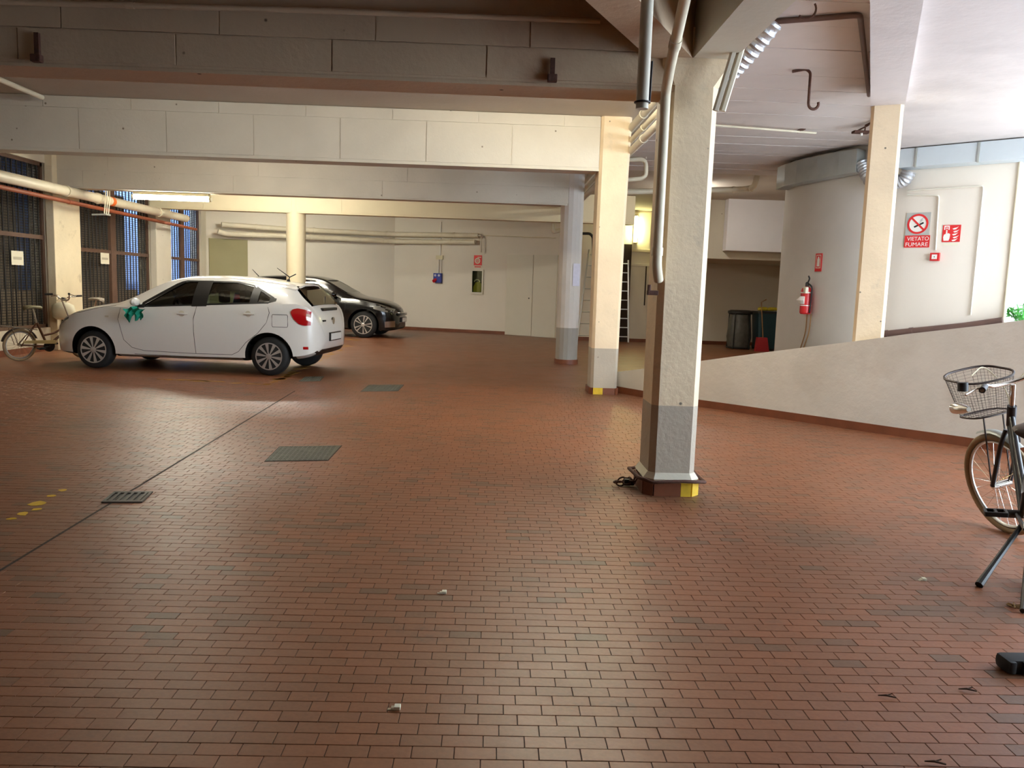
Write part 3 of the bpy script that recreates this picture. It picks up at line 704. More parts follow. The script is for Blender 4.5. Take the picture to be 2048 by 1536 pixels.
# ================================================================== CARS
def make_car(spec, M, name, label):
    """local axes: x forward from the rear axle, y to the car's left, z up"""
    S = spec['scale']; Lx, Lz = spec.get('sx', 1.0) * S, S
    zt = [(a * Lx, b * Lz) for a, b in spec['top']]; zb = [(a * Lx, b * Lz) for a, b in spec['bot']]; wd = [(a * Lx, b * S) for a, b in spec['half']]
    bl = [(a * Lx, b * Lz) for a, b in spec['belt']]; wr = [(a * Lx, b * S) for a, b in spec['roofw']]; cr = [(a * Lx, b * S) for a, b in spec['crown']]
    X0, X1 = zt[0][0], zt[-1][0]
    def par(x):
        t_, b_ = sint(zt, x), sint(zb, x); c_ = min(sint(cr, x), .4 * (t_ - b_)); be = min(interp(bl, x), t_ - c_ - .01 * S); be = max(be, b_ + .3 * (t_ - b_))
        w_ = sint(wd, x); wt = min(sint(wr, x), w_ * .94)
        return t_, b_, c_, be, w_, wt
    def low(t): 
        return .925 + .075 * math.sin(PI * (.12 + .68 * t)) + .012 * math.exp(-((t - .80) / .07) ** 2)
    def side(x, z):
        t_, b_, c_, be, w_, wt = par(x)
        if z <= be: return w_ * low(max(0, (z - b_) / (be - b_)))
        s_ = min(1, (z - be) / max(1e-4, (t_ - c_ - be))); y0 = w_ * low(1.0)
        y = y0 + (wt - y0) * s_ + .03 * S * math.sin(PI * s_) * min(1, (t_ - be) / (.4 * S))
        if z > t_ - c_:
            k = min(1, (z - (t_ - c_)) / c_); y = wt * math.sqrt(max(0, 1 - k ** 2.2))
        return y
    def section(x, inset=0.0, zbo=None):
        t_, b_, c_, be, w_, wt = par(x)
        if zbo is not None: b_ = zbo
        pts = [(0, b_), (w_ * .55, b_), (w_ * .86, b_ + .004)]
        if zbo is not None: pts = [(0, b_), (w_ * .4, b_), (w_ * .7, b_)]
        for i in range(9):
            z = b_ + (be - b_) * (.06 + .94 * i / 8); pts.append((side(x, z), z))
        for i in range(1, 7):
            z = be + (t_ - c_ - be) * i / 6; pts.append((side(x, z), z))
        for i in range(1, 8):
            a = PI / 2 * i / 8; pts.append((wt * math.cos(a) ** .8, t_ - c_ + c_ * math.sin(a)))
        pts.append((0, t_))
        if inset: pts = [(max(0, y - inset), z - (inset * .8 if z > be else 0)) for y, z in pts]
        return pts
    def loft(xs, inset=0.0, zbo=None):
        rings = []
        for x in xs:
            h = section(x, inset, zbo); ring = [Vector((x, y, z)) for y, z in h] + [Vector((x, -y, z)) for y, z in h[-2:0:-1]]
            rings.append(ring)
        mb = MB(); loftp(mb, rings); return mb
    def mesh_of(mb, nm):
        me = bpy.data.meshes.new(nm); me.from_pydata([tuple(v) for v in mb.v], [], mb.f)
        bm = bmesh.new(); bm.from_mesh(me); bmesh.ops.triangulate(bm, faces=[f for f in bm.faces if len(f.verts) > 4]); bmesh.ops.recalc_face_normals(bm, faces=bm.faces[:]); bm.to_mesh(me); bm.free()
        ob = bpy.data.objects.new(nm, me); col.objects.link(ob); return ob
    n = 84; xs = [X0 + (X1 - X0) * (.5 - .5 * math.cos(PI * i / n)) * .5 + (X1 - X0) * i / n * .5 for i in range(n + 1)]
    body = mesh_of(loft(xs), 'body')
    cutters = []
    c0, c1 = spec['cabin']; xc = [(c0 + (c1 - c0) * i / 24) * Lx for i in range(25)]
    cutters.append(mesh_of(loft(xc, .055 * S, .42 * Lz), 'cut'))
    RR = spec['arch'] * S; WB = spec['wb'] * Lx; WZ = spec['wr'] * S
    for x in (0, WB):
        for sgn in (-1, 1):
            mb = MB().lathe([(RR, -.3 * S), (RR, .5 * S)], (x, sgn * .80 * S, WZ), ax='y', seg=40); cutters.append(mesh_of(mb, 'cut'))
    wins = {k: [(a * Lx, b * Lz) for a, b in v] for k, v in spec['windows'].items()}
    for v in wins.values():
        cutters.append(mesh_of(MB().prism([(a, -1.5 * S, b) for a, b in v], (0, 3 * S, 0)), 'cut'))
    screens = {}
    for k, (xb, zb_, yb, xt, ztp, yt) in spec['screens'].items():
        xb *= Lx; xt *= Lx; zb_ *= Lz; ztp *= Lz; yb *= S; yt *= S
        q = [Vector((xb, -yb, zb_)), Vector((xb, yb, zb_)), Vector((xt, yt, ztp)), Vector((xt, -yt, ztp))]
        nr = (q[1] - q[0]).cross(q[2] - q[0]).normalized(); screens[k] = (q, nr)
        cutters.append(mesh_of(MB().prism([v - nr * .16 * S for v in q], nr * .32 * S), 'cut'))
    for cobj in cutters:
        md = body.modifiers.new('b', 'BOOLEAN'); md.operation = 'DIFFERENCE'; md.solver = 'EXACT'; md.object = cobj
    me = bpy.data.meshes.new_from_object(body.evaluated_get(bpy.context.evaluated_depsgraph_get()))
    for cobj in cutters + [body]: bpy.data.objects.remove(cobj)
    me.materials.clear()
    for k in (spec['paint'], 'car_interior', 'trim_black'): me.materials.append(MATS[k])
    for p in me.polygons:
        c = p.center; mi = 0
        for x in (0, WB):
            if abs(math.hypot(c.x - x, c.z - WZ) - RR) < .02 * S and abs(c.y) > .35 * S and abs(p.normal.y) < .6: mi = 2
            if math.hypot(c.x - x, c.z - WZ) < RR + .01 and abs(abs(c.y) - .5 * S) < .02: mi = 2
        if mi == 0 and c.z > .40 * Lz and c0 * Lx < c.x < c1 * Lx:
            try: yy_ = side(c.x, c.z)
            except Exception: yy_ = 9
            t_, b_, c_, be, w_, wt = par(c.x)
            if abs(c.y) < yy_ - .03 * S and c.z < t_ - .045 * S: mi = 1
        if c.z < sint(zb, c.x) + .02 * S and p.normal.z < -.5: mi = 2
        p.material_index = mi
    root = thing(name, (0, 0, 0), label, 'car', M=M)
    me.name = 'body'; finish('body', me, root, 32)
    def patch(poly_lo, poly_hi, nm, mat, off, both=True, nx=14, nz=5, parent=None, sides=(1, -1)):
        """panel on the side skin between two (x, z) polylines"""
        for sg in sides:
            mb = MB(); vs = []; fs = []
            xa, xb = max(poly_lo[0][0], poly_hi[0][0]), min(poly_lo[-1][0], poly_hi[-1][0])
            for i in range(nx + 1):
                x = xa + (xb - xa) * i / nx; z0, z1 = interp(poly_lo, x), interp(poly_hi, x)
                for j in range(nz + 1):
                    z = z0 + (z1 - z0) * j / nz; vs.append((x, sg * (side(x, z) + off), z))
            for i in range(nx):
                for j in range(nz): a = i * (nz + 1) + j; fs.append([a, a + 1, a + nz + 2, a + nz + 1])
            mb.add(vs, fs); o = mb.build(nm, mat, parent or root, True, 60)
        return o
    def sc_(pts): return sorted([(a * Lx, b * Lz) for a, b in pts])
    for nm, v in spec['panes'].items():
        patch(sc_(v[0]), sc_(v[1]), nm, 'car_glass', -.012 * S, nx=18)
    for v in spec['black_trim']: patch(sc_(v[0]), sc_(v[1]), 'window_trim', 'trim_black', .003 * S, nx=8)
    for k, (q, nr) in screens.items():
        MB().prism([v - nr * .012 for v in q], nr * .006).build(k, 'car_glass', root, True)
    def seam(pts, nm='panel_gap', wdt=.006, mat='trim_black', sides=(1, -1), off=.0015):
        for sg in sides:
            mb = MB(); P = [Vector((a * Lx, 0, b * Lz)) for a, b in pts]; dense = []
            for a, b in zip(P, P[1:]):
                k = max(2, int((b - a).length / .05))
                dense += [a + (b - a) * i / k for i in range(k)]
            dense.append(P[-1]); mb.tube([Vector((q.x, sg * (side(q.x, q.z) + off - wdt * .45), q.z)) for q in dense], wdt * .6, 6); mb.build(nm, mat, root, True)
    for v in spec['seams']: seam(v)
    for hx_, hz_ in spec['handles']:
        for sg in (1, -1):
            x, z = hx_ * Lx, hz_ * Lz; y = side(x, z)
            mb = MB().cbox((x - .085 * S, sg * (y + .008), z - .012 * S), (x + .085 * S, sg * (y + .035 * S), z + .014 * S), .012)
            h = mb.build('door_handle', spec['paint'], root, True, 40)
            MB().lathe([(.045 * S, -.002), (.045 * S, .002)], (x + .02 * S, sg * (y + .003), z), ax='y', seg=20).build('handle_cup', 'car_interior' if spec['paint'] == 'car_black' else 'pipe_grey', h, True)
    # wheels
    r = WZ
    for x in (0, WB):
        for sg in (1, -1):
            yo_ = sg * (.855 * S)
            tw = .19 * S
            prof = [(r * .70, 0), (r * .86, .004 * S), (r * .95, .02 * S), (r, .045 * S), (r, tw - .045 * S), (r * .95, tw - .02 * S), (r * .70, tw)]
            mb = MB().lathe([(a, -sg * b) for a, b in prof], (x, yo_, r), ax='y', seg=36); wh = mb.build('wheel', 'rubber', root, True, 30)
            MB().lathe([(r * .70, -sg * .05 * S), (r * .70, -sg * .03 * S)], (x, yo_, r), ax='y', seg=30).build('hub_back', 'trim_black', wh, True)
            rim = MB(); rr = r * .71
            rim.lathe([(rr, -sg * .012 * S), (rr, sg * .004), (rr * .93, sg * .004), (rr * .90, -sg * .012 * S)], (x, yo_, r), ax='y', seg=36)
            ns = spec['spokes']
            for k in range(ns):
                a0 = 2 * PI * (k + .25) / ns; wdth = spec['spokew']
                def pt(rad_, da, yy): a = a0 + da; return (x + rad_ * math.sin(a), yo_ + yy, r + rad_ * math.cos(a))
                if spec.get('double') and k % 2: a0 -= 2 * PI / ns * .32
                w1, w2 = wdth * .45, wdth
                o_, i_ = sg * .006, -sg * .02 * S
                rim.add([pt(rr * .12, -w1 * 2, o_), pt(rr * .12, w1 * 2, o_), pt(rr * .95, w2 * .5, o_), pt(rr * .95, -w2 * .5, o_), pt(rr * .12, -w1 * 2, i_), pt(rr * .12, w1 * 2, i_), pt(rr * .95, w2 * .5, i_), pt(rr * .95, -w2 * .5, i_)],
                        [[0, 1, 2, 3], [4, 5, 6, 7], [0, 1, 5, 4], [1, 2, 6, 5], [2, 3, 7, 6], [3, 0, 4, 7]])
            rim.lathe([(rr * .2, -sg * .01 * S), (rr * .2, sg * .008), (rr * .14, sg * .012)], (x, yo_, r), ax='y', seg=20)
            rim.build('rim', 'rim_silver', wh, True, 30)
    # mirrors
    mx, mz = spec['mirror'][0] * Lx, spec['mirror'][1] * Lz
    for sg in (1, -1):
        y = side(mx, mz) - .02
        mb = MB(); c = Vector((mx, sg * (y + .13 * S), mz + .03 * S))
        secs = []
        for t_ in (0, .15, .5, .85, 1.0):
            k = math.sqrt(max(.05, 1 - (2 * t_ - 1) ** 2)) ** .6; cx_ = c.x + (t_ - .5) * .10 * S
            secs.append([Vector((cx_, c.y + .10 * S * k * math.cos(a) , c.z + .062 * S * k * math.sin(a))) for a in [2 * PI * q / 14 for q in range(14)]])
        loftp(mb, secs); mi_ = mb.build('mirror', spec['mirror_mat'], root, True, 40)
        MB().tube([(mx, sg * (y - .02), mz - .02 * S), (mx, sg * (y + .08 * S), mz)], .022 * S, 8).build('mirror_arm', 'trim_black', mi_, True)
    # inside: seats, wheel, dashboard
    for x, z0 in spec['seats']:
        for sg in (1, -1):
            x_, s2 = x * Lx, S
            mb = MB().cbox((x_ - .02 * s2, sg * .38 * s2 - .24 * s2, .44 * s2), (x_ + .48 * s2, sg * .38 * s2 + .24 * s2, .60 * s2), .04)
            mb.cbox((x_ - .14 * s2, sg * .38 * s2 - .23 * s2, .5 * s2), (x_ + .0 * s2, sg * .38 * s2 + .23 * s2, (z0 - .20) * s2), .04)
            o = mb.build('seat', 'seat_dark', root, True, 40)
            MB().cbox((x_ - .19 * s2, sg * .38 * s2 - .12 * s2, (z0 - .19) * s2), (x_ - .09 * s2, sg * .38 * s2 + .12 * s2, z0 * s2), .04).build('headrest', 'seat_dark', o, True, 40)
    dx = spec['dash'] * Lx
    MB().cbox((dx, -.62 * S, .55 * S), (dx + .42 * S, .62 * S, .93 * S), .05).build('dashboard', 'car_interior', root, True, 40)
    MB().tube([Vector((dx - .12 * S + .04 * math.cos(a) , .36 * S + .17 * S * math.sin(a), .90 * S + .16 * S * math.cos(a))) for a in [2 * PI * k / 24 for k in range(24)]], .016, 8, closed=True).build('steering_wheel', 'black', root, True, 40)
    return root, side, patch, par, Lx, Lz, S

WHITE = dict(scale=.964, sx=1.0, wb=2.70, wr=.283, arch=.352, paint='car_white', spokes=10, spokew=.26, mirror=(1.98, .985), mirror_mat='car_white',
    top=[(-.72, .62), (-.705, .74), (-.67, .87), (-.635, .96), (-.60, 1.02), (-.42, 1.19), (-.27, 1.335), (-.1, 1.372), (.05, 1.392), (.42, 1.432), (.85, 1.448), (1.29, 1.432), (1.58, 1.385), (1.8, 1.298), (2.3, 1.05), (2.42, 1.012), (2.6, .985), (2.85, .94), (3.15, .86), (3.36, .76), (3.48, .64), (3.54, .50)],
    bot=[(-.72, .50), (-.69, .38), (-.58, .29), (-.42, .25), (.3, .20), (2.3, .19), (3.2, .20), (3.42, .23), (3.5, .30), (3.54, .42)],
    half=[(-.72, .46), (-.70, .60), (-.64, .73), (-.5, .82), (-.2, .875), (.3, .90), (1.3, .90), (2.5, .895), (2.9, .87), (3.15, .81), (3.34, .68), (3.46, .52), (3.52, .36), (3.54, .25)],
    belt=[(-.72, .98), (-.4, 1.06), (.2, 1.035), (1.97, .935), (2.4, .93), (3.0, .86), (3.54, .5)],
    roofw=[(-.72, .5), (-.6, .62), (-.3, .55), (0, .57), (.85, .60), (1.5, .60), (2.0, .67), (2.35, .74), (2.7, .74), (3.2, .62), (3.54, .2)],
    crown=[(-.72, .05), (-.6, .05), (-.3, .05), (.5, .07), (1.6, .06), (2.4, .06), (3.0, .09), (3.54, .08)],
    cabin=(-.45, 2.12),
    windows=dict(front=[(1.92, .958), (1.36, 1.325), (1.06, 1.350), (1.13, .985)], rear=[(1.02, .99), (.97, 1.352), (.55, 1.338), (.28, 1.285), (.25, 1.055)], quarter=[(.22, 1.06), (.24, 1.27), (.08, 1.185), (-.04, 1.12), (-.01, 1.085)]),
    panes=dict(front_window=([(1.09, .975), (1.95, .93)], [(1.09, 1.36), (1.36, 1.34), (1.95, .96)]), rear_window_pane=([(.2, 1.03), (1.02, .98)], [(.2, 1.28), (.5, 1.35), (1.02, 1.365)]), quarter_window=([(-.06, 1.07), (.21, 1.04)], [(-.06, 1.12), (.10, 1.21), (.21, 1.27)])),
    black_trim=[([(.93, .985), (1.16, .975)], [(.93, 1.36), (1.16, 1.355)]), ([(.17, 1.045), (.29, 1.04)], [(.17, 1.24), (.29, 1.30)]), ([(1.88, .935), (2.03, .93)], [(1.88, 1.0), (2.03, .95)]), ([(1.34, 1.333), (1.93, .962)], [(1.34, 1.352), (1.45, 1.325), (1.93, 1.01)]), ([(.28, 1.29), (.55, 1.34), (1.34, 1.33)], [(.28, 1.31), (.55, 1.36), (1.34, 1.353)]), ([(0, 1.055), (1.93, .94)], [(0, 1.08), (1.93, .962)]), ([(-.10, 1.09), (.0, 1.06)], [(-.10, 1.13), (.0, 1.15)]), ([(-.06, 1.12), (.25, 1.27)], [(-.06, 1.145), (.25, 1.30)])],
    screens=dict(windshield=(2.20, 1.085, .60, 1.66, 1.345, .50), rear_screen=(-.575, 1.04, .60, -.30, 1.31, .53)),
    seams=[[(2.25, .92), (2.28, .75), (2.20, .45), (2.08, .34), (1.9, .30), (1.15, .285), (.55, .29), (.45, .34), (.33, .48), (.15, .62), (.02, .78), (-.02, .92), (.02, 1.05)], [(1.08, .98), (1.12, .80), (1.12, .62), (1.10, .29)], [(3.1, .82), (2.9, .83), (2.55, .92), (2.35, .95)], [(-.07, .72), (-.28, .72), (-.29, .74), (-.29, .88), (-.28, .90), (-.07, .90), (-.06, .88), (-.06, .74), (-.07, .72)], [(2.05, .245), (1.0, .235), (.4, .24)]],
    handles=[(1.28, .865), (.27, .895)], seats=[(1.02, 1.22), (.10, 1.18)], dash=1.72)
fw_, rw_ = G(193, 736), G(541, 750.5)
hd = (fw_ - rw_); ang = math.atan2(hd.y, hd.x)
leftv = Vector((-math.sin(ang), math.cos(ang), 0))
Mw = Matrix.Translation(rw_ - leftv * (.855 * .964 - .06)) @ Matrix.Rotation(ang, 4, 'Z')
WHITE['sx'] = hd.length / (2.70 * .964)
wc, wside, wpatch, wpar, Lx, Lz, S = make_car(WHITE, Mw, 'hatchback_car', 'white five door hatchback parked with its nose to the barred wall')
# white car: lamps, plate, spoiler, flap, marker, aerial
def tail(sg):
    mb = MB(); lo = [(-.605, .755), (-.53, .75), (-.45, .77), (-.38, .84), (-.335, .93)]; hi = [(-.605, .955), (-.52, .985), (-.43, 1.0), (-.36, .985), (-.335, .95)]
    return wpatch(sorted((a * Lx, b * Lz) for a, b in lo), sorted((a * Lx, b * Lz) for a, b in hi), 'taillight', 'taillight_red', .016, nx=12, nz=6, sides=(sg,))
for sg in (1, -1):
    tl = tail(sg)
    wpatch([(-.60 * Lx, .82 * Lz), (-.55 * Lx, .83 * Lz)], [(-.60 * Lx, .91 * Lz), (-.55 * Lx, .93 * Lz)], 'clear_lens', 'taillight_clear', .019, nx=4, nz=3, parent=tl, sides=(sg,))
    wpatch([(-.57 * Lx, .40 * Lz), (-.50 * Lx, .40 * Lz)], [(-.57 * Lx, .44 * Lz), (-.50 * Lx, .44 * Lz)], 'reflector', 'taillight_red', .006, nx=3, nz=2, sides=(sg,))
    wpatch([(3.10 * Lx, .73 * Lz), (3.38 * Lx, .60 * Lz)], [(3.10 * Lx, .82 * Lz), (3.38 * Lx, .70 * Lz)], 'headlight', 'headlight', .006, nx=6, nz=3, sides=(sg,))
    wpatch([(2.42 * Lx, .775 * Lz), (2.48 * Lx, .775 * Lz)], [(2.42 * Lx, .80 * Lz), (2.48 * Lx, .80 * Lz)], 'side_marker', 'pipe_grey', .005, nx=3, nz=2, sides=(sg,))
mb = MB()                        # roof spoiler over the rear screen
secs = []
for y in (-.60, -.55, -.3, 0, .3, .55, .60):
    k = 1 - .06 * (abs(y) / .6) ** 3; e = -.37 + .05 * (abs(y) / .6) ** 2
    secs.append([Vector((-.10 * Lx, y * S, (1.375 * k) * Lz)), Vector((e * Lx, y * S, 1.352 * k * Lz)), Vector((e * Lx, y * S, 1.328 * k * Lz)), Vector((-.12 * Lx, y * S, (1.34 * k) * Lz))])
loftp(mb, secs).build('spoiler', 'car_white', wc, True, 40)
MB().cbox((-.655 * Lx, -.36 * S, .955 * Lz), (-.58 * Lx, .36 * S, 1.0 * Lz), .015).build('tailgate_lip', 'trim_black', wc, True)
pl = MB().cbox((-.745 * Lx, -.27 * S, .50 * Lz), (-.70 * Lx, .27 * S, .63 * Lz), .006).build('license_plate', 'trim_black', wc, True)
MB().cbox((-.750 * Lx, -.25 * S, .515 * Lz), (-.72 * Lx, .25 * S, .615 * Lz), .004).build('plate_face', 'plate', pl, True)
MB().lathe([(.055 * S, -.01), (.055 * S, .01), (.04 * S, .015)], (-.695 * Lx, 0, .80 * Lz), ax='x', seg=20).build('badge', 'chrome', wc, True)
MB().box((-.70 * Lx, .36 * S, .80 * Lz), (-.655 * Lx, .47 * S, .825 * Lz)).build('lettering_strip', 'steel_dark', wc, True)
an = MB().tube([(.02 * Lx, .0, 1.385 * Lz), (.0 * Lx, .0, 1.45 * Lz), (.20 * Lx, 0, 1.585 * Lz)], [.012, .009, .004], 6)
an.tube([(.0 * Lx, 0, 1.45 * Lz), (-.10 * Lx, 0, 1.50 * Lz)], .008, 6).lathe([(.03, 0), (.02, .03)], (.02 * Lx, 0, 1.385 * Lz), seg=12)
an.build('aerial', 'black', wc, True)
MB().tube([(-.56 * Lx, .0, 1.06 * Lz), (-.47 * Lx, -.30 * S, 1.16 * Lz)], .010, 6).build('rear_wiper', 'black', wc, True)
# cloth hanging on the wing mirror
mb = MB(); c = Mw @ Vector((1.94 * Lx, wside(1.94 * Lx, 1.0 * Lz) + .13, .955 * Lz)); vs = []; fs = []
for i in range(11):
    for j in range(8):
        u, v = i / 10 - .5, j / 7
        vs.append((c.x + u * .24 + .02 * math.sin(9 * v + 4 * u), c.y - .10 + .035 * math.sin(17 * u + 3 * v), c.z - .02 - v * (.15 + .05 * math.sin(13 * u)) + .02 * math.cos(8 * u)))
for i in range(10):
    for j in range(7): a = i * 8 + j; fs.append([a, a + 1, a + 9, a + 8])
n_ = len(vs); vs += [(x, y + .012, z) for x, y, z in vs]; fs += [[q + n_ for q in f] for f in fs]
mb.add(vs, fs); tag(mb.build('cloth', 'cloth_green', smooth=60), 'crumpled teal green rag hung on the white car mirror', 'rag')

BLACK = dict(scale=1.04, sx=1.0, wb=2.55, wr=.315, arch=.375, paint='car_black', spokes=10, spokew=.16, double=True, mirror=(1.86, .985), mirror_mat='car_black',
    top=[(-.78, .62), (-.76, .78), (-.71, .94), (-.66, 1.02), (-.50, 1.20), (-.38, 1.36), (-.2, 1.40), (.3, 1.44), (.8, 1.455), (1.2, 1.44), (1.5, 1.385), (1.75, 1.27), (2.15, 1.05), (2.32, .99), (2.6, .945), (2.9, .89), (3.12, .82), (3.27, .72), (3.33, .60)],
    bot=[(-.78, .48), (-.74, .34), (-.6, .26), (.3, .19), (2.3, .18), (3.0, .17), (3.22, .19), (3.30, .24), (3.33, .36)],
    half=[(-.78, .5), (-.75, .65), (-.65, .76), (-.4, .85), (.2, .875), (1.3, .875), (2.5, .87), (2.85, .85), (3.05, .79), (3.2, .66), (3.3, .44), (3.33, .3)],
    belt=[(-.78, .98), (.2, 1.0), (1.9, .935), (2.3, .92), (2.9, .84), (3.33, .5)],
    roofw=[(-.78, .5), (-.6, .6), (-.3, .55), (.5, .58), (1.4, .58), (1.9, .65), (2.2, .72), (2.6, .72), (3.0, .62), (3.33, .2)],
    crown=[(-.78, .05), (.5, .07), (1.5, .06), (2.3, .06), (3.33, .08)],
    cabin=(-.45, 1.98),
    windows=dict(front=[(1.80, .96), (1.30, 1.325), (.96, 1.35), (1.0, .98)], rear=[(.90, .985), (.86, 1.352), (.3, 1.34), (.05, 1.25), (-.15, 1.06), (.2, 1.02)]),
    panes=dict(front_window=([(.97, .975), (1.83, .94)], [(.97, 1.36), (1.3, 1.34), (1.83, .97)]), rear_window_pane=([(-.12, 1.02), (.91, .975)], [(-.12, 1.1), (.1, 1.28), (.3, 1.35), (.91, 1.362)])),
    black_trim=[([(.88, .98), (.99, .98)], [(.88, 1.36), (.99, 1.36)])],
    screens=dict(windshield=(2.08, 1.075, .60, 1.56, 1.345, .50), rear_screen=(-.60, 1.08, .50, -.42, 1.30, .45)),
    seams=[[(2.1, .92), (2.12, .75), (2.05, .42), (1.9, .29), (.6, .28), (.4, .38), (.15, .6), (.05, .95)], [(.96, .98), (.98, .6), (.96, .28)], [(1.9, .90), (.2, .955)]],
    handles=[(1.12, .86), (.22, .89)], seats=[(.92, 1.22), (.02, 1.18)], dash=1.60)
bf = G(727, 675.5); ab = math.radians(-6)
rightv = Vector((math.sin(ab), -math.cos(ab), 0))
Mb_ = Matrix.Translation(bf - rightv * (.855 * 1.04 - .06) - Vector((math.cos(ab), math.sin(ab), 0)) * 2.55 * 1.04) @ Matrix.Rotation(ab, 4, 'Z')
bc, bside, bpatch, bpar, Lx, Lz, S = make_car(BLACK, Mb_, 'hatchback_car', 'glossy black hatchback parked beyond the white car against the back wall')
for sg in (1, -1):
    hl = bpatch([(2.80 * Lx, .70 * Lz), (3.22 * Lx, .60 * Lz)], [(2.80 * Lx, .76 * Lz), (2.95 * Lx, .79 * Lz), (3.22 * Lx, .70 * Lz)], 'headlight', 'headlight', .006, nx=8, nz=3, sides=(sg,))
    bpatch([(3.06 * Lx, .26 * Lz), (3.26 * Lx, .27 * Lz)], [(3.06 * Lx, .40 * Lz), (3.26 * Lx, .42 * Lz)], 'fog_lamp', 'chrome', .005, nx=4, nz=3, sides=(sg,))
    bpatch([(-.72 * Lx, .80 * Lz), (-.45 * Lx, .84 * Lz)], [(-.72 * Lx, .95 * Lz), (-.45 * Lx, .92 * Lz)], 'taillight', 'taillight_red', .008, nx=5, nz=3, sides=(sg,))
pl = MB().cbox((3.30 * Lx, -.26 * S, .38 * Lz), (3.37 * Lx, .26 * S, .50 * Lz), .006).build('license_plate', 'trim_black', bc, True)
MB().cbox((3.35 * Lx, -.24 * S, .39 * Lz), (3.378 * Lx, .24 * S, .49 * Lz), .004).build('plate_face', 'plate', pl, True)
for z in (.545, .575, .605): MB().cbox((3.28 * Lx, -.42 * S, z * Lz), (3.345 * Lx, .42 * S, (z + .012) * Lz), .004).build('grille_slat', 'chrome' if z > .6 else 'trim_black', bc, True)
MB().tube([(-.35 * Lx, 0, 1.39 * Lz), (-.52 * Lx, 0, 1.56 * Lz)], [.012, .005], 6).build('aerial', 'black', bc, True)

# ================================================================== LAMPS
def tube_lamp(a, b, label, glow, hang=None):
    a, b = Vector(a), Vector(b); d = (b - a).normalized(); t = thing('tube_lamp', (a + b) / 2, label, 'lamp')
    o = MB().tube([a + d * .02, b - d * .02], .045, 14).build('diffuser', glow, t, smooth=40)
    side_ = hang if hang is not None else Vector((0, 0, 1))
    s_ = d.cross(side_).normalized() * .055
    p = a + side_ * .040; q = b + side_ * .040
    MB().prism([p - s_, q - s_, q + s_, p + s_], side_ * .05).build('housing', 'cream_plastic', t)
    for e, sg in ((a, -1), (b, 1)): MB().tube([e + d * sg * .0, e + d * sg * .035], .048, 14).build('end_cap', 'cream_plastic', t, smooth=40)
    return t
yl = B3 + .17; la, lb = AY(268, 394, yl), AY(419, 400, yl); lb.z = la.z = z3b - .10; 
t = tube_lamp(la, lb, 'bright tube lamp hanging by the third beam above the white car', 'tube_glow')

yu = C4y - .34; a, b = AY(1272, 485, yu), AY(1272, 432, yu); a.x = b.x = AY(1272, 460, yu).x
tube_lamp(a, b, 'upright lit tube lamp on the far square column', 'tube_glow_green', Vector((0, 1, 0)))
# unseen lamps behind the beams; some inferred from the light, others added as fill
tube_lamp((.25, 7.7, ZS - .12), (1.50, 7.7, ZS - .12), 'tube lamp on the slab hidden behind the nearest beam', 'tube_glow_bay')
tube_lamp((-5.2, B3 + 1.6, ZS - .12), (-3.9, B3 + 1.6, ZS - .12), 'unseen tube lamp added behind the third beam to light the far bay', 'fill_glow_far')  # added fill for the far bay
tube_lamp((-5.6, B4 + 1.4, ZS - .12), (-4.3, B4 + 1.4, ZS - .12), 'unseen tube lamp added behind the farthest beam to light the back wall', 'fill_glow_far')  # added to brighten the back wall
tube_lamp((-4.5, 11.7, ZS - .12), (-3.2, 11.7, ZS - .12), 'tube lamp on the slab behind the second beam', 'tube_glow_mid')
tube_lamp((3.92, 15.9, ZS - .12), (4.16, 17.1, ZS - .12), 'unseen tube lamp added to brighten the bin niche', 'fill_glow_niche')  # added in place of daylight on the white box
tube_lamp((-3.8, 7.6, ZS - .12), (-2.5, 7.6, ZS - .12), 'unseen tube lamp added behind the nearest beam to brighten the white car', 'fill_glow_dim')  # added to lift the white car and the left floor

# ================================================================== PIPES AND DUCTS
def pipe(name, pts, r, mat, label, cat='pipe', seg=12, rings=(), rb=.1, group=None, ringmat=None):
    pts = [Vector(q) for q in pts]
    path = bend(pts, rb) if len(pts) > 2 else pts
    t = thing(name, pts[0], label, cat, group=group)
    MB().tube(path, r, seg).build('tube', mat, t, smooth=50)
    for f in rings:
        i = min(int(f * (len(path) - 1)), len(path) - 2)
        L = 0; tot = sum((b - a).length for a, b in zip(path, path[1:])); want = f * tot
        for a, b in zip(path, path[1:]):
            s_ = (b - a).length
            if L + s_ >= want:
                d_ = (b - a).normalized(); c = a + d_ * (want - L); break
            L += s_
        MB().tube([c - d_ * .025, c + d_ * .025], r * 1.16, seg).build('collar', ringmat or mat, t, smooth=50)
    return t
xp = XL + .42
a0, a1 = AX(0, 352, xp), AX(372, 437, xp)
d_ = (a1 - a0).normalized()
lp = pipe('overhead_pipe', [a0 - d_ * 4, a1], .088, 'pipe_white', 'thick white overhead pipe running along the left wall', rings=(.52, .62, .86))
b0, b1 = AX(0, 369, xp) + Vector((0, 0, -.035)), AX(392, 456, xp) + Vector((0, 0, -.035))
lr = pipe('overhead_pipe', [b0 - (b1 - b0).normalized() * 4, b1], .036, 'pipe_red', 'thin rusty red pipe running below the thick white overhead pipe', rings=(.5,))
t = thing('pipe_bracket', AX(200, 398, xp), 'white wire pipe bracket under the third beam holding the left pipes', 'bracket')
c = AX(200, 398, xp)
for o_ in (-.10, -.02, .06): MB().tube([c + Vector((.12, o_, -.27)), c + Vector((.15, o_, .02)), Vector((c.x + .15, c.y + o_, (z3b if B3 - .02 < c.y + o_ < B3 + .36 else ZS) - .001))], .010, 6).build('hanger_wire', 'pipe_white', t)
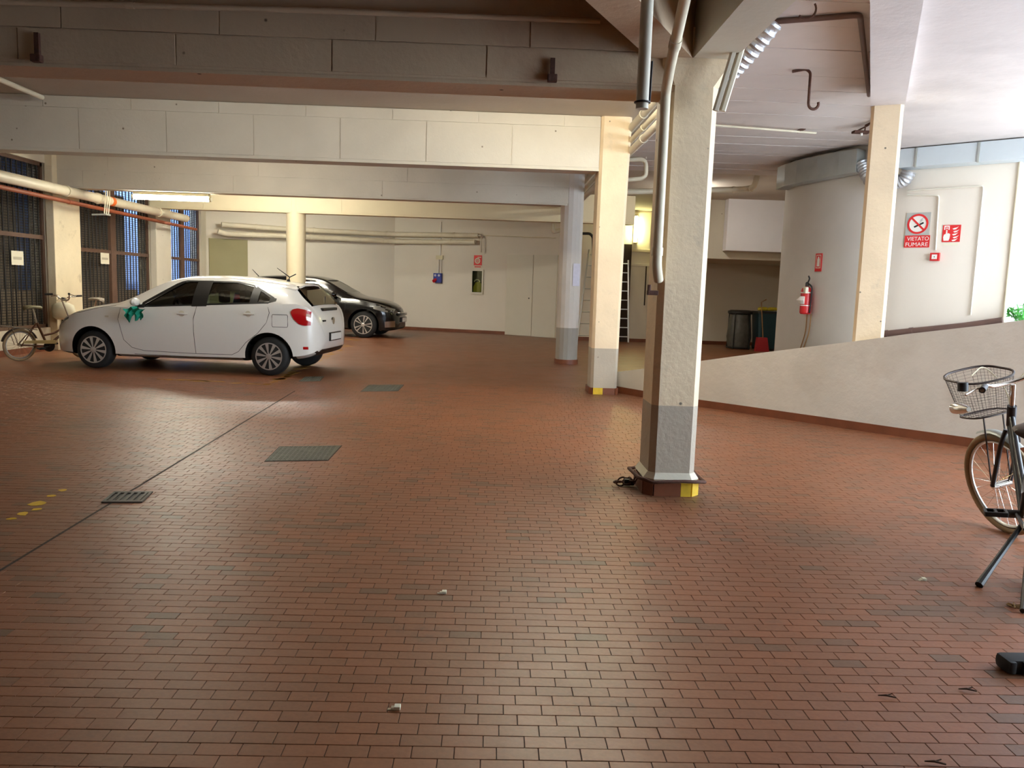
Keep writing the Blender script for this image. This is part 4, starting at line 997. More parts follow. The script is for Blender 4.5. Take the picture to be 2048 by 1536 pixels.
MB().tube([c + Vector((-.1, -.12, -.30)), c + Vector((.12, -.05, -.28)), c + Vector((.12, .12, -.28))], .018, 6).build('clamp', 'galvanised', t)
_tc = a0 + d_ * ((c.y + .42 - a0.y) / d_.y)
MB().tube([_tc - d_ * .06, _tc + d_ * .06], .0905, 14).build('tape_band', 'orange', lp, smooth=50)
# two pipes along the back wall
def off(p, q, d): 
    v = Vector((q[0] - p[0], q[1] - p[1], 0)).normalized(); n = Vector((v.y, -v.x, 0)) * d; return (p[0] + n.x, p[1] + n.y), (q[0] + n.x, q[1] + n.y)
L0, L1 = off((XL, YC - .1), Bc, .14); R0, R1 = off(Bc, C1, .14)
for pa, pb, lab in (([(443, 449), (568, 458), (690, 464), (774, 468)], [(800, 469), (880, 470), (957, 471)], 'upper of the two grey white pipes along the back wall'), ([(436, 463), (451, 468), (568, 472), (690, 478), (774, 482)], [(800, 483), (880, 484), (950, 484)], 'lower of the two grey white pipes along the back wall')):
    pts = [AL(*q, L0, L1) for q in pa] + [AL(*q, R0, R1) for q in pb]
    z0, z1 = pts[0].z, pts[-1].z
    pipe('wall_pipe', pts, .072, 'pipe_white', lab, rings=(.12, .33, .62, .9), rb=.15)
q0 = AL(957, 471, R0, R1); q1 = AL(962, 505, R0, R1)
pipe('wall_pipe', [q0 + Vector((0, 0, .0)), Vector((q1.x, q1.y, q0.z)), q1], .024, 'pipe_grey', 'thin pipe bending down above the hose sign', rb=.05)
W0, W1 = off(Bc, C1, .03)
V0, V1 = off(C1, C2, .03)
q0, q1, q2 = AL(968, 471, W0, W1), AL(1008, 472, W0, W1), AL(1112, 476, V0, V1)
pipe('conduit', [q0, q1, q2], .014, 'pipe_white', 'thin white conduit above the white cabinet', 'conduit')
# the light pipe end near upper left
a = AY(84, 195, B2 - .1)
pipe('conduit', [Vector((a.x, B1 + .8, ZS - .06)), Vector((a.x, B2 - .1, ZS - .06))], .03, 'pipe_white', 'white conduit on the slab at upper left between the first two beams', 'conduit')
# conduit along the near beam
pts = [AY(px, py, B1 - .03) for px, py in ((-60, 2), (640, 21), (1200, 42))]
pipe('conduit', pts, .018, 'beam_near', 'long conduit clipped along the face of the nearest beam', 'conduit', rings=(.25, .56, .9), rb=.01)
for px, py, lab in ((75, 100, 'rusty bracket stub at the left end of the nearest beam'), (1105, 140, 'small rusty bracket stub on the nearest beam close to the pillar pipes')):
    t = thing('bracket', AY(px, py, B1), lab, 'bracket'); c = AY(px, py, B1 - .01)
    MB().box(c + Vector((-.014, -.012, -.05)), c + Vector((.014, .012, .10 if px < 100 else .07))).build('arm', 'rust', t)
    MB().cbox(c + Vector((-.03, -.035, -.075)), c + Vector((.03, .012, -.03)), .006).build('foot', 'rust', t)
# pipes at the near pillar
yp = P1Y - .05
top = AY(1329, 182, yp); bot = AY(1316, 532, yp); bot.x = (top.x + bot.x) / 2; top.x = bot.x
_q = AY(1376, -30, P1Y - 1.0)
_m = AY(1341, 130, P1Y - .34)
pipe('drain_pipe', [Vector((_q.x + .06, _q.y - .2, ZS - .02)), _q, _m, top, bot, bot + Vector((.03, .06, -.09))], .031, 'pipe_white', 'slim cream drainpipe strapped down the left face of the nearest pillar', rings=(.40, .41, .93), rb=.06)
t = thing('pipe_bracket', bot + Vector((0, 0, -.1)), 'rusty bracket under the elbow of the pillar drainpipe', 'bracket')
MB().cbox(bot + Vector((-.05, -.01, -.185)), bot + Vector((.02, .03, -.155)), .005).build('plate', 'rust', t)
MB().tube([bot + Vector((-.04, .0, -.16)), bot + Vector((-.04, .0, -.12))], .012, 6).build('bolt', 'rust', t)
yp = 3.9
bot = AY(1284, 218, yp); top = Vector((bot.x, yp, 3.0))
t = pipe('drain_pipe', [Vector((top.x, top.y, ZS - .004)), top, bot], .030, 'pipe_grey', 'open ended grey pipe hanging with a black clip beside the nearest pillar')
MB().tube(arc(bot + Vector((0, 0, .03)), (1, 0, 0), (0, 1, 0), .035, 0, 2 * PI, 18), .005, 6).build('clip', 'black', t)
MB().tube([bot + Vector((.034, 0, .03)), bot + Vector((.037, 0, .22))], .005, 6).build('clip_wire', 'black', t)
t = thing('cable_tray', AY(1437, 222, P1Y), 'white cable channel slanting up from the right edge of the nearest pillar', 'cable tray')
for dx, mt in ((-.03, 'pipe_grey'), (.012, 'pipe_white')):
    a, b = AY(1441, 222, P1Y - .13), AY(1472, -30, P1Y - .20); b.x = max(b.x, P1X + .225 + .075); b.z = min(b.z, ZS - .06)
    MB().tube([a + Vector((dx, 0, 0)), b + Vector((dx, 0, 0))], .020, 6).build('channel', mt, t)
t = thing('flex_duct', AY(1450, 150, 6.3), 'crinkled foil flexible duct behind the right near beam', 'duct')
a, b, c = AY(1425, 165, 6.6), AY(1470, 140, 6.4), AY(1545, 40, 6.2)
path = [a * (1 - t_) ** 2 + b * 2 * t_ * (1 - t_) + c * t_ * t_ for t_ in [i / 40 for i in range(41)]]
MB().tube(path, [.085 + .010 * (i % 3 == 0) for i in range(41)], 16).build('hose', 'flex_foil', t, smooth=25)
c = AY(1478, 14, 4.6)
t = thing('spotlight', c, 'small black spotlight hanging near the top above the nearest pillar', 'spotlight')
MB().lathe([(.02, .06), (.045, .04), (.05, -.02), (.035, -.04)], c, seg=16).build('head', 'black', t, smooth=40)
MB().tube([c + Vector((0, 0, .05)), c + Vector((-.01, 0, .35))], .012, 8).build('bracket', 'galvanised', t)
for i, (px, py, r_) in enumerate(((1253, 264, .048), (1253, 288, .034), (1253, 308, .046))):
    q = AY(px, py, P2Y + .3)
    pipe('overhead_pipe', [(q.x + .02, 7.0, q.z), (q.x + .02, 19.5, q.z)], r_, 'pipe_grey' if i != 1 else 'pipe_white', ('uppermost', 'middle', 'lowest')[i] + ' of three overhead pipes running past the cream pillar', rings=(.2, .33, .5))
q = AY(1290, 318, 12.5)
_pl = pipe('overhead_pipe', [AY(1255, 360, 13), AY(1284, 357, 13), AY(1292, 350, 13), AY(1292, 318, 13), AY(1255, 320, 13)], .035, 'pipe_white', 'white lagged pipe loop seen between the cream and the nearest pillar', rb=.12)
q = AY(1292, 318, 13); MB().tube([q, Vector((q.x, q.y, ZS))], .01, 6).build('hanger', 'pipe_grey', _pl)
q0, q1 = AY(1240, 384, 14.6), AY(1480, 379, 14.6)
_pl = pipe('overhead_pipe', [q0, q1, AY(1508, 376, 14.2), AY(1514, 352, 14.2)], .05, 'pipe_white', 'white lagged pipe crossing behind the nearest pillar and bending up to the ceiling', rings=(.75, .9), rb=.1)
for k in (.3, .7): q = q0 + (q1 - q0) * k; MB().tube([q, Vector((q.x, q.y, ZS))], .01, 6).build('hanger', 'pipe_grey', _pl)
_q = AY(1106, 464, B4 + 1)
pipe('overhead_pipe', [Vector((_q.x, _q.y, ZS - .004)), _q, AY(1128, 458, B4 + 1.2)], .05, 'pipe_white', 'short bent white pipe under the farthest beam beside the faceted column', rb=.05)
# ducts on the right walls
def hit(px, py, pts, off_=0.0):
    best = None
    for p, q in zip(pts, pts[1:]):
        v = Vector((q[0] - p[0], q[1] - p[1], 0)); n = Vector((v.y, -v.x, 0)).normalized() * off_
        p2, q2 = (p[0] + n.x, p[1] + n.y), (q[0] + n.x, q[1] + n.y)
        h = AL(px, py, p2, q2); s_ = (Vector((h.x - p2[0], h.y - p2[1], 0))).dot(v) / v.length_squared
        if -.001 <= s_ <= 1.001 and h.y > 0 and (best is None or h.y < best[0].y): best = (h, v.normalized(), Vector((v.y, -v.x, 0)).normalized())
    if best: return best
    p, q = pts[-2:]; v = Vector((q[0] - p[0], q[1] - p[1], 0)); return AL(px, py, p, q), v.normalized(), Vector((v.y, -v.x, 0)).normalized()
RWs = catmull(RW) + [SW1]
def side_n(n, p):
    return n if n.dot(Vector((-p.x, -p.y, 0))) > 0 else -n
def wallf(px, py, off_=0.0):
    h, u, n = hit(px, py, RWs); n = side_n(n, h); u = Vector((-n.y, n.x, 0)); 
    if u.dot(right) < 0: u = -u
    return Fr(h + n * off_, u, n)
t = thing('air_duct', (5.0, 12.5, 3.2), 'galvanised rectangular air duct along the top of the curved grey wall', 'duct')
xs_ = [1576, 1590, 1612, 1650, 1690, 1722]; sec = []
for px in xs_:
    f = wallf(px, 430); zt_, zb_ = None, None
    py0 = interp([(1540, 352), (1740, 302)], px); py1 = interp([(1540, 374), (1740, 340)], px)
    ctr = f.o + f.n * .22; z0 = AL(px, py0, ctr, ctr + f.u).z; z1 = AL(px, py1, ctr, ctr + f.u).z
    z0 = ZS - .09; b_ = Vector((ctr.x, ctr.y, 0)); w_ = Vector((f.o.x, f.o.y, 0)) + f.n * .02
    sec.append([b_ + Vector((0, 0, z1)), b_ + Vector((0, 0, z0)), w_ + Vector((0, 0, z0)), w_ + Vector((0, 0, z1))])
for i in range(len(sec) - 1):
    MB().add(sec[i] + sec[i + 1], [[0, 1, 5, 4], [1, 2, 6, 5], [2, 3, 7, 6], [3, 0, 4, 7], [0, 1, 2, 3], [4, 5, 6, 7]]).build('duct_section', 'galvanised', t)
tA = t
t = thing('air_duct', (6.2, 10.2, 3.2), 'pale rectangular air duct above the no smoking sign', 'duct')
fa = wallf(1812, 320); fz0 = AL(1812, 334, fa.o + fa.n * .3, fa.o + fa.n * .3 + fa.u).z; fz1 = zlow - .015
Ld = (Vector((6.58, 10.05, 0)) - Vector((fa.o.x, fa.o.y, 0))).length
_h = AL(1812, 320, SW0, SW1); fa = Fr(Vector((_h.x, _h.y, 0)), Vector((1, -1, 0)), Vector((-1, -1, 0)))
for a_, b_ in ((.0, .22), (.225, .95), (.955, 3.0)):
    mb = MB(); fa.rect(mb, a_, fz0, b_, fz1, .006, .30); mb.build('duct_section', 'duct_paint', t)
for a_ in (.2225, .9525):
    mb = MB(); fa.rect(mb, a_ - .012, fz0 - .012, a_ + .012, fz1, .29, .315); mb.build('flange', 'galvanised', t)

ec = sum(sec[-1], Vector()) / 4; dirv = (ec - sum(sec[-2], Vector()) / 4); dirv.z = 0; dirv.normalize()
zE = min(fz0 - .16, zlow - .17); p_end = fa.p(.11, 0, .16)
pp = bend([ec + dirv * .012 - Vector((0, 0, .02)), Vector((ec.x, ec.y, zE)) + dirv * .20, Vector((p_end.x, p_end.y, zE)) - fa.u * .05, Vector((p_end.x, p_end.y, fz0 - .016))], .14, 8); dense = []
for a, b in zip(pp, pp[1:]):
    k_ = max(1, int((b - a).length / .02))
    for k in range(k_): dense.append(a + (b - a) * k / k_)
MB().tube(dense, [.085 + .010 * (i % 2) for i in range(len(dense))], 18).build('flexible_elbow', 'flex_foil', tA, smooth=25)

# ================================================================== RIGHT WALL: signs, call point, extinguisher
def wall_pipe(name, pxs, r, mat, label, off_=.02):
    pts = []
    for px, py in pxs:
        h_ = AL(px, py, SW0, SW1); pts.append(h_ + Vector((-.7071, -.7071, 0)) * off_)
    return pipe(name, pts, r, mat, label, 'conduit', rb=.04)
wall_pipe('conduit', [(1816, 382), (1968, 372), (1942, 630)], .010, 'plaster_white', 'white conduit framing the signs and turning down at their right')
wall_pipe('conduit', [(1816, 390), (1840, 390), (1879, 391), (1872, 500)], .011, 'plaster_white', 'white conduit turning down to the red call point')
pts = [wallf(px, py).p(0, 0, .06) for px, py in ((1772, 668), (1850, 660), (1930, 652), (2008, 641))]
pipe('wall_pipe', pts, .045, 'pipe_brown', 'brown pipe along the foot of the sign wall above the parapet', rings=(.02, .25), rb=.05)
f = Fr(Vector((6.52, 9.99, 0)), Vector((1, -1, 0)), Vector((-1, -1, 0)))
pipe('conduit', [f.p(0, .6, .02), f.p(0, fz0, .02)], .02, 'pipe_white', 'upright white corner conduit at the far right of the sign wall', 'conduit', rings=(.3, .6))
def px_size(px0, px1, py, y):      # metres along the 45 degree wall
    return (wallf(px1, py).o - wallf(px0, py).o).to_2d().length
f = wallf(1836, 448); wS = px_size(1813, 1861, 448, 0); hS = (AL(1836, 426, SW0, SW1) - AL(1836, 471, SW0, SW1)).z
t = thing('warning_sign', f.o, 'no smoking sign with red VIETATO FUMARE panel on the right wall', 'sign')
mb = MB(); f.rect(mb, -wS / 2, -hS / 2, wS / 2, hS / 2, .002, .006); mb.build('board', 'sign_grey', t)
rr = wS * .44
def ringpoly(f, mb, c, r0, r1, c0, c1, n=40):
    for k in range(n):
        a0, a1 = 2 * PI * k / n, 2 * PI * (k + 1) / n
        f.poly(mb, [(c[0] + r0 * math.cos(a0), c[1] + r0 * math.sin(a0)), (c[0] + r1 * math.cos(a0), c[1] + r1 * math.sin(a0)), (c[0] + r1 * math.cos(a1), c[1] + r1 * math.sin(a1)), (c[0] + r0 * math.cos(a1), c[1] + r0 * math.sin(a1))], c0, c1)
mb = MB(); f.poly(mb, [(rr * math.cos(2 * PI * k / 32), rr * math.sin(2 * PI * k / 32)) for k in range(32)], .006, .0075); mb.build('disc', 'sign_white', t)
def rotrect(f, mb, cx, cy, l, h, ang, c0, c1):
    c_, s_ = math.cos(ang), math.sin(ang); f.poly(mb, [(cx + x * c_ - y * s_, cy + x * s_ + y * c_) for x, y in ((-l, -h), (l, -h), (l, h), (-l, h))], c0, c1)
mb = MB(); rotrect(f, mb, rr * .10, -rr * .10, rr * .48, rr * .085, .45, .0075, .0085); mb.build('cigarette', 'sign_black', t)
mb = MB()
for k in range(3): rotrect(f, mb, rr * (.25 + .06 * k), rr * (.22 + .14 * k), rr * .16, rr * .035, .7 - .5 * (k % 2), .0075, .0083)
mb.build('smoke', 'sign_grey', t)
mb = MB(); ringpoly(f, mb, (0, 0), rr * .80, rr, .0085, .0105); rotrect(f, mb, 0, 0, rr * .84, rr * .09, -PI / 4, .0085, .0105); mb.build('red_ring', 'sign_red', t)
fr = wallf(1834, 483); wR = px_size(1809, 1859, 483, 0); hR = (AL(1834, 471, SW0, SW1) - AL(1834, 495, SW0, SW1)).z
mb = MB(); fr.rect(mb, -wR / 2, -hR / 2, wR / 2, hR / 2, .002, .008); tp = mb.build('text_panel', 'sign_red', t)
text_mesh('VIETATO', hR * .46, fr, .01, hR * .23, .0085, 'sign_white', tp, 'lettering', wR * .86, 0.0)
text_mesh('FUMARE', hR * .46, fr, 0, -hR * .24, .0085, 'sign_white', tp, 'lettering', wR * .88, 0.0)
f = wallf(1903, 467); wA = px_size(1885, 1921, 467, 0); hA = (AL(1903, 450, SW0, SW1) - AL(1903, 484, SW0, SW1)).z
t = thing('fire_sign', f.o, 'red fire alarm sign with white hand and flames on the right wall', 'sign')
mb = MB(); f.rect(mb, -wA / 2, -hA / 2, wA / 2, hA / 2, .002, .007); mb.build('board', 'sign_red', t)
mb = MB()
def sp(pts, c0=.007, c1=.0085): f.poly(mb, [(x * wA, y * hA) for x, y in pts], c0, c1)
sp([(-.40, -.42), (-.12, -.42), (-.08, -.28), (-.06, -.05), (-.14, .02), (-.22, .0), (-.24, .22), (-.30, .22), (-.31, -.02), (-.40, -.06), (-.44, -.22)])
mb.build('hand', 'sign_white', t); mb = MB()
for x0, y0, x1, y1 in ((-.42, .22, -.36, .44), (-.18, .22, -.12, .44), (-.42, .40, -.12, .46)): f.rect(mb, x0 * wA, y0 * hA, x1 * wA, y1 * hA, .007, .0085)
f.rect(mb, -.31 * wA, .28 * hA, -.23 * wA, .35 * hA, .007, .0085); mb.build('button_symbol', 'sign_white', t); mb = MB()
for k in range(5):
    y = .34 - .17 * k; x = .0 + .05 * (k % 2)
    sp([(x + .04, y - .06), (x + .12, y - .12), (x + .24, y - .09), (x + .38, y + .06), (x + .27, y + .0), (x + .16, y - .02)])
mb.build('flames', 'sign_white', t)
mb = MB(); f.rect(mb, -wA * .42, -hA * .70, wA * .42, -hA * .56, .002, .004); mb.build('caption', 'paper', t)
f = wallf(1871, 514); s_ = px_size(1862, 1880, 514, 0) / 2
t = thing('call_point', f.o, 'small square red fire call point under its conduit', 'call point')
mb = MB(); f.rect(mb, -s_, -s_ * .95, s_, s_ * .95, .0, .05); mb.build('case', 'red', t)
mb = MB(); f.rect(mb, -s_ * .58, -s_ * .55, s_ * .58, s_ * .55, .05, .053); q = mb.build('window', 'sign_white', t)
mb = MB(); f.poly(mb, [(s_ * .12 * math.cos(a), s_ * .12 * math.sin(a)) for a in [2 * PI * k / 12 for k in range(12)]], .053, .056); mb.build('dot', 'sign_black', q)
# extinguisher and its sign on the curved wall
f = wallf(1638, 525); s0 = px_size(1632, 1645, 525, 0); hE = (AL(1638, 506, f.o, f.o + f.u) - AL(1638, 542, f.o, f.o + f.u)).z
t = thing('fire_sign', f.o, 'narrow red extinguisher sign on the curved grey wall', 'sign')
mb = MB(); f.rect(mb, -s0 / 2, -hE / 2, s0 / 2, hE / 2, .002, .012); mb.build('board', 'sign_red', t)
mb = MB(); f.rect(mb, -s0 * .18, -hE * .22, s0 * .18, hE * .22, .012, .014); f.rect(mb, -s0 * .10, hE * .22, s0 * .10, hE * .32, .012, .014); mb.build('bottle_symbol', 'sign_white', t)
mb = MB()
for x0, y0, x1, y1 in ((-.36, -.30, -.31, .40), (.31, -.30, .36, .40), (-.36, .38, .36, .42), (-.36, -.32, .36, -.28)): f.rect(mb, x0 * s0, y0 * hE, x1 * s0, y1 * hE, .012, .0135)
mb.build('border', 'paper', t)
f = wallf(1624, 602); c = f.p(0, 0, .11); k_ = (AL(1624, 574, f.o, f.o + f.u) - AL(1624, 629, f.o, f.o + f.u)).z
zc = AL(1624, 629, c, c + f.u).z; c = Vector((c.x, c.y, zc)); re = .085
t = thing('fire_extinguisher', c, 'red fire extinguisher hanging on the curved grey wall', 'extinguisher')
MB().lathe([(re * .8, 0), (re, .02), (re, k_ * .84), (re * .85, k_ * .93), (re * .4, k_ * .985), (re * .3, k_)], c, seg=24).build('cylinder', 'red', t, smooth=40)
MB().lathe([(re * .32, k_), (re * .32, k_ + .05), (re * .2, k_ + .07)], c, seg=14).build('valve', 'steel_dark', t, smooth=40)
MB().lathe([(re + .002, k_ * .30), (re + .002, k_ * .33)], c, seg=24).build('band', 'sign_white', t); MB().lathe([(re + .002, k_ * .76), (re + .002, k_ * .80)], c, seg=24).build('band', 'sign_white', t)
MB().tube(arc(c + Vector((0, 0, k_ * .5)), f.u, f.n, re + .003, .9, 2.0, 8), .06, 4).build('label_panel', 'sign_white', t)
MB().tube(bend([c + Vector((0, 0, k_ + .04)), c + f.u * .05 + Vector((0, 0, k_ + .12)), c + f.u * .02 + Vector((0, 0, k_ + .16))], .03), .012, 6).build('handle', 'black', t)
MB().tube(bend([c + f.u * .02 + Vector((0, 0, k_ + .05)), c + f.u * .12 + Vector((0, 0, k_)), c + f.u * .11 + Vector((0, 0, k_ * .2)), c + f.u * .10 + Vector((0, 0, k_ * .05))], .06), .012, 8).build('hose', 'rubber', t)
MB().cbox(c + f.u * .02 + f.n * .03 + Vector((0, 0, k_ * .75)), c + f.u * .10 + f.n * .10 + Vector((0, 0, k_ * .98)), .008).build('tag', 'paper', t)
for i, (x0, x1) in enumerate(((1620, 1603), (1628, 1609))):
    pts = [wallf(x0, 628).p(0, 0, .05), wallf((x0 + x1) / 2 + 3, 665).p(0, 0, .03), wallf(x1, 697).p(0, 0, .02)]
    pipe('cable', pts, .009, 'wood', ('left', 'right')[i] + ' of two loose cables hanging below the extinguisher', 'cable', seg=6, rb=.1)

# ================================================================== CEILING BITS ON THE RIGHT
c = AY(1615, 140, 7.3)
def cz(px, py, z=ZS - .03): d = ray(px, py); return O + d * ((z - CH) / d.z)
h0 = cz(1600, 140)
t = thing('ceiling_hook', h0, 'brown S shaped hook hanging in the middle of the boarded ceiling', 'hook')
y_ = h0.y
MB().tube(bend([AY(1585, 143, y_), AY(1612, 138, y_), AY(1621, 145, y_), AY(1617, 205, y_)] + arc(AY(1627, 208, y_), (1, 0, 0), (0, 0, 1), (AY(1637, 208, y_) - AY(1627, 208, y_)).x, PI, 2 * PI + .4, 10), .03), .014, 8).build('rod', 'rust', t, smooth=50)
MB().tube([AY(1603, 138, y_), Vector((AY(1603, 138, y_).x, y_, ZS - .02))], .01, 6).build('fixing', 'rust', t)
c = cz(1625, 4)
t = thing('ceiling_hook', c, 'small hook at the top edge between the beams', 'hook')
MB().tube(arc(c + Vector((-.04, 0, -.05)), (1, 0, 0), (0, 0, 1), .07, -2.4, .6, 12), .008, 6).build('rod', 'rust', t)
p0, p1 = cz(1425, 250, ZS - .06), cz(1632, 266, ZS - .06)
t = thing('ceiling_rod', p0, 'thin white rod under the boarded ceiling right of the nearest pillar', 'rod')
MB().tube([p0, p1], .014, 8).build('rod', 'pipe_white', t)
m_ = p0 + (p1 - p0) * .86; MB().tube([m_ + Vector((-.06, 0, .0)), m_ + Vector((.04, 0, .05))], .02, 6).build('clamp', 'rust', t)
c = cz(1722, 262, ZS - .10)
t = thing('ceiling_fixing', c, 'rusty bracket with twisted straps beside the parapet pillar', 'bracket')
MB().cbox(c + Vector((-.10, -.05, -.03)), c + Vector((.10, .05, .0)), .006).build('plate', 'rust', t)
for s_ in (-.03, .03): MB().tube([c + Vector((s_ * 1.6, 0, 0)), c + Vector((-s_ * .6, -.15, .04)), c + Vector((s_ * .5, -.30, .06))], .010, 6).build('strap', 'rust', t)
MB().tube([c + Vector((0, -.02, -.06)), c + Vector((0, -.02, .04))], .014, 8).build('ceramic', 'sign_white', t)
pts = [cz(1440, 52, ZS - .05), cz(1565, 42, ZS - .05), cz(1720, 30, ZS - .05), cz(1738, 190, ZS - .05)]
pipe('overhead_pipe', pts, .022, 'pipe_brown', 'brown rusty pipe turning a corner on the boarded ceiling near the top', rb=.05)

# ================================================================== BACK WALL FITTINGS
def backf(px, py, p, q):
    h = AL(px, py, p, q); v = Vector((q[0] - p[0], q[1] - p[1], 0)).normalized(); return Fr(h, v, Vector((v.y, -v.x, 0)))
LW = ((XL, YC - .1 + .0), Bc); LW = ((XL - .3, YC - .1), Bc); RWb = (Bc, C1); CW = (C1, C2)
fa, fb = backf(418, 520, *LW), backf(495, 520, *LW)
zt_ = AL(455, 478, *LW).z; w_ = (fb.o - fa.o).length; fa.o.z = 0
t = thing('metal_door', fa.p(w_ / 2, 0), 'flat olive green door panel in the left part of the back wall', 'door')
mb = MB(); fa.rect(mb, 0, .05, w_, zt_, .0, .03); mb.build('leaf', 'olive_panel', t)
mb = MB(); fa.rect(mb, w_ - .12, 1.0, w_ - .08, 1.12, .03, .06); mb.build('latch', 'galvanised', t)
f = backf(877, 556, *RWb); s = 1.0 / 69
t = thing('socket_box', f.o, 'blue industrial socket box with red outlet on the back wall', 'socket')
mb = MB(); f.rect(mb, -.125, -.14, .125, .14, 0, .10); mb.build('case', 'blue_plastic', t)
mb = MB()
for x in (-.06, .06):
    f.poly(mb, [(x + .035 * math.cos(a), .075 + .035 * math.sin(a)) for a in [2 * PI * k / 14 for k in range(14)]], .10, .115)
mb.build('breaker', 'paper_blue', t)
MB().tube([f.p(-.06, -.05, .08), f.p(-.08, -.10, .17)], .05, 14).build('outlet', 'red', t, smooth=40)
fj = backf(880, 515, *RWb)
t = thing('junction_box', fj.o, 'small cream junction box with conduits above the blue socket', 'junction box')
mb = MB(); fj.rect(mb, -.11, -.06, .11, .06, .006, .06); mb.build('case', 'cream_plastic', t)
zt = AL(882, 444, *RWb).z
for x, a, b in ((-.03, -.06, -.45), (.05, -.06, -.45), (.02, .06, zt - fj.o.z)): MB().tube([fj.p(x, a, .03), fj.p(x, b, .03)], .018, 8).build('conduit', 'sign_white', t)
f = backf(956, 521, *RWb); t = thing('fire_sign', f.o, 'small red hose reel sign above the hose cabinet', 'sign')
mb = MB(); f.rect(mb, -.125, -.14, .125, .15, .002, .012); mb.build('board', 'sign_red', t)
mb = MB(); ringpoly(f, mb, (-.01, -.01), .055, .085, .012, .014, 20); f.rect(mb, -.01, .08, .10, .105, .012, .014); ringpoly(f, mb, (-.01, -.01), .02, .035, .012, .014, 14); mb.build('reel_symbol', 'paper', t)
mb = MB(); f.rect(mb, -.125, -.22, .125, -.15, .002, .008); q = mb.build('caption', 'paper', t)
mb = MB(); f.rect(mb, -.10, -.20, .10, -.17, .008, .0095); mb.build('caption_mark', 'sign_red', q)
f = backf(955, 564, *RWb); t = thing('hose_cabinet', f.o, 'white framed fire hose cabinet with yellow hose behind glass', 'hose cabinet')
mb = MB()
for x0, y0, x1, y1 in ((-.19, -.36, -.15, .36), (.15, -.36, .19, .36), (-.15, .32, .15, .36), (-.15, -.36, .15, -.30)): f.rect(mb, x0, y0, x1, y1, 0, .05)
mb.build('frame', 'cabinet_paint', t)
mb = MB(); f.rect(mb, -.15, -.30, .15, .32, .004, .008); mb.build('back', 'mesh_iron', t)
mb = MB(); f.poly(mb, [(-.12, -.29), (.13, -.29), (.13, -.05), (.05, .02), (-.05, -.02), (-.12, -.15)], .008, .03); mb.build('hose', 'yellow_plastic', t)
MB().tube(arc(f.p(0, -.02, .025), f.u, f.v, .09, .2, 2.9, 10), .016, 8).build('hose_loop', 'paper', t)
mb = MB(); f.rect(mb, -.15, -.30, .15, .32, .038, .042); mb.build('glass', 'hose_glass', t)
# cabinet with two leaves
fa = backf(1014, 600, *CW); fa.o.z = 0; wC = (Vector((*C2, 0)) - fa.o).length - .02; hC = AL(1040, 510, *CW).z
t = thing('wall_cabinet', fa.p(wC / 2, 0), 'tall flush white cabinet with two leaves in the back wall', 'cabinet')
mb = MB(); fa.rect(mb, -.03, 0, wC + .02, hC + .05, 0, .02); mb.build('frame', 'plaster_white', t)
wl_ = AL(1066, 600, *CW); m_ = (Vector((wl_.x, wl_.y, 0)) - fa.o).length
for x0, x1 in ((.0, m_ - .01), (m_ + .012, wC)):
    mb = MB(); fa.rect(mb, x0, .01, x1, hC, .02, .045); dd = mb.build('door', 'cabinet_paint', t)
    if x0 == 0:
        MB().tube([fa.p(x1 - .10, 1.08, .04), fa.p(x1 - .10, 1.08, .06)], .018, 10).build('lock', 'steel_dark', dd)
# doorway darkness painted as a flat dark panel, with ladders
o = MB().box((AY(1235, 600, 21.5).x, 21.52, 0), (AY(1259, 600, 21.5).x, 21.66, 2.62)).build('doorway_dark_panel', 'joint_dark'); tag(o, 'dark panel painted for the unlit doorway beside the far square column', 'door', kind='structure')
def ladder(p0, p1, wdt, n, label, axis):
    p0, p1 = Vector(p0), Vector(p1); ax = Vector(axis).normalized() * wdt / 2
    t = thing('ladder', p0, label, 'ladder')
    for s_ in (-1, 1): MB().tube([p0 + ax * s_, p1 + ax * s_ * .85], .022, 6).build('rail', 'aluminium', t)
    for k in range(n):
        c = p0 + (p1 - p0) * (k + .6) / n; MB().tube([c - ax, c + ax], .014, 6).build('rung', 'aluminium', t)
    return t
ya = 20.4; b0, b1 = AY(1168, 684, ya), AY(1190, 500, ya + .9); b0.z = .02
ladder(b0, b1, .42, 8, 'aluminium ladder leaning between the faceted column and the cream pillar', (1, .4, 0))
b0, b1 = AY(1243, 684, 21.0), AY(1245, 520, 21.35); b0.z = .02
ladder(b0, b1, .36, 9, 'aluminium ladder standing in front of the dark doorway', (1, 0, 0))
pts = [AY(1163, 467, 20.9), AY(1180, 467, 20.9), AY(1186, 474, 20.9), AY(1187, 540, 21.2)]
pipe('wall_pipe', pts, .035, 'steel_dark', 'dark bent pipe hooking over beside the leaning ladder', rb=.06)
# white box in the niche
f0, f1 = AY(1455, 385, 18.45), AY(1551, 505, 18.45)
o = MB().cbox((f0.x, 18.30, f1.z), (f1.x + .3, 18.58, f0.z), .01).build('extractor_hood', 'box_white'); tag(o, 'large plain white box fixed on the bulkhead over the bins', 'hood')
for px, lab in ((1435, 'small grey vent box on the bulkhead left of the white box'), (1480, 'second grey vent box under the ceiling above the white box')):
    q = AY(px, 365, 17.6); tv = thing('vent_box', q, lab, 'vent')
    MB().cbox(q + Vector((-.17, 0, -.12)), q + Vector((.30, .5, .12)), .01).build('case', 'pipe_grey', tv)
    MB().box(q + Vector((-.14, -.008, -.09)), q + Vector((.12, .004, .09))).build('grille_face', 'box_white', tv)
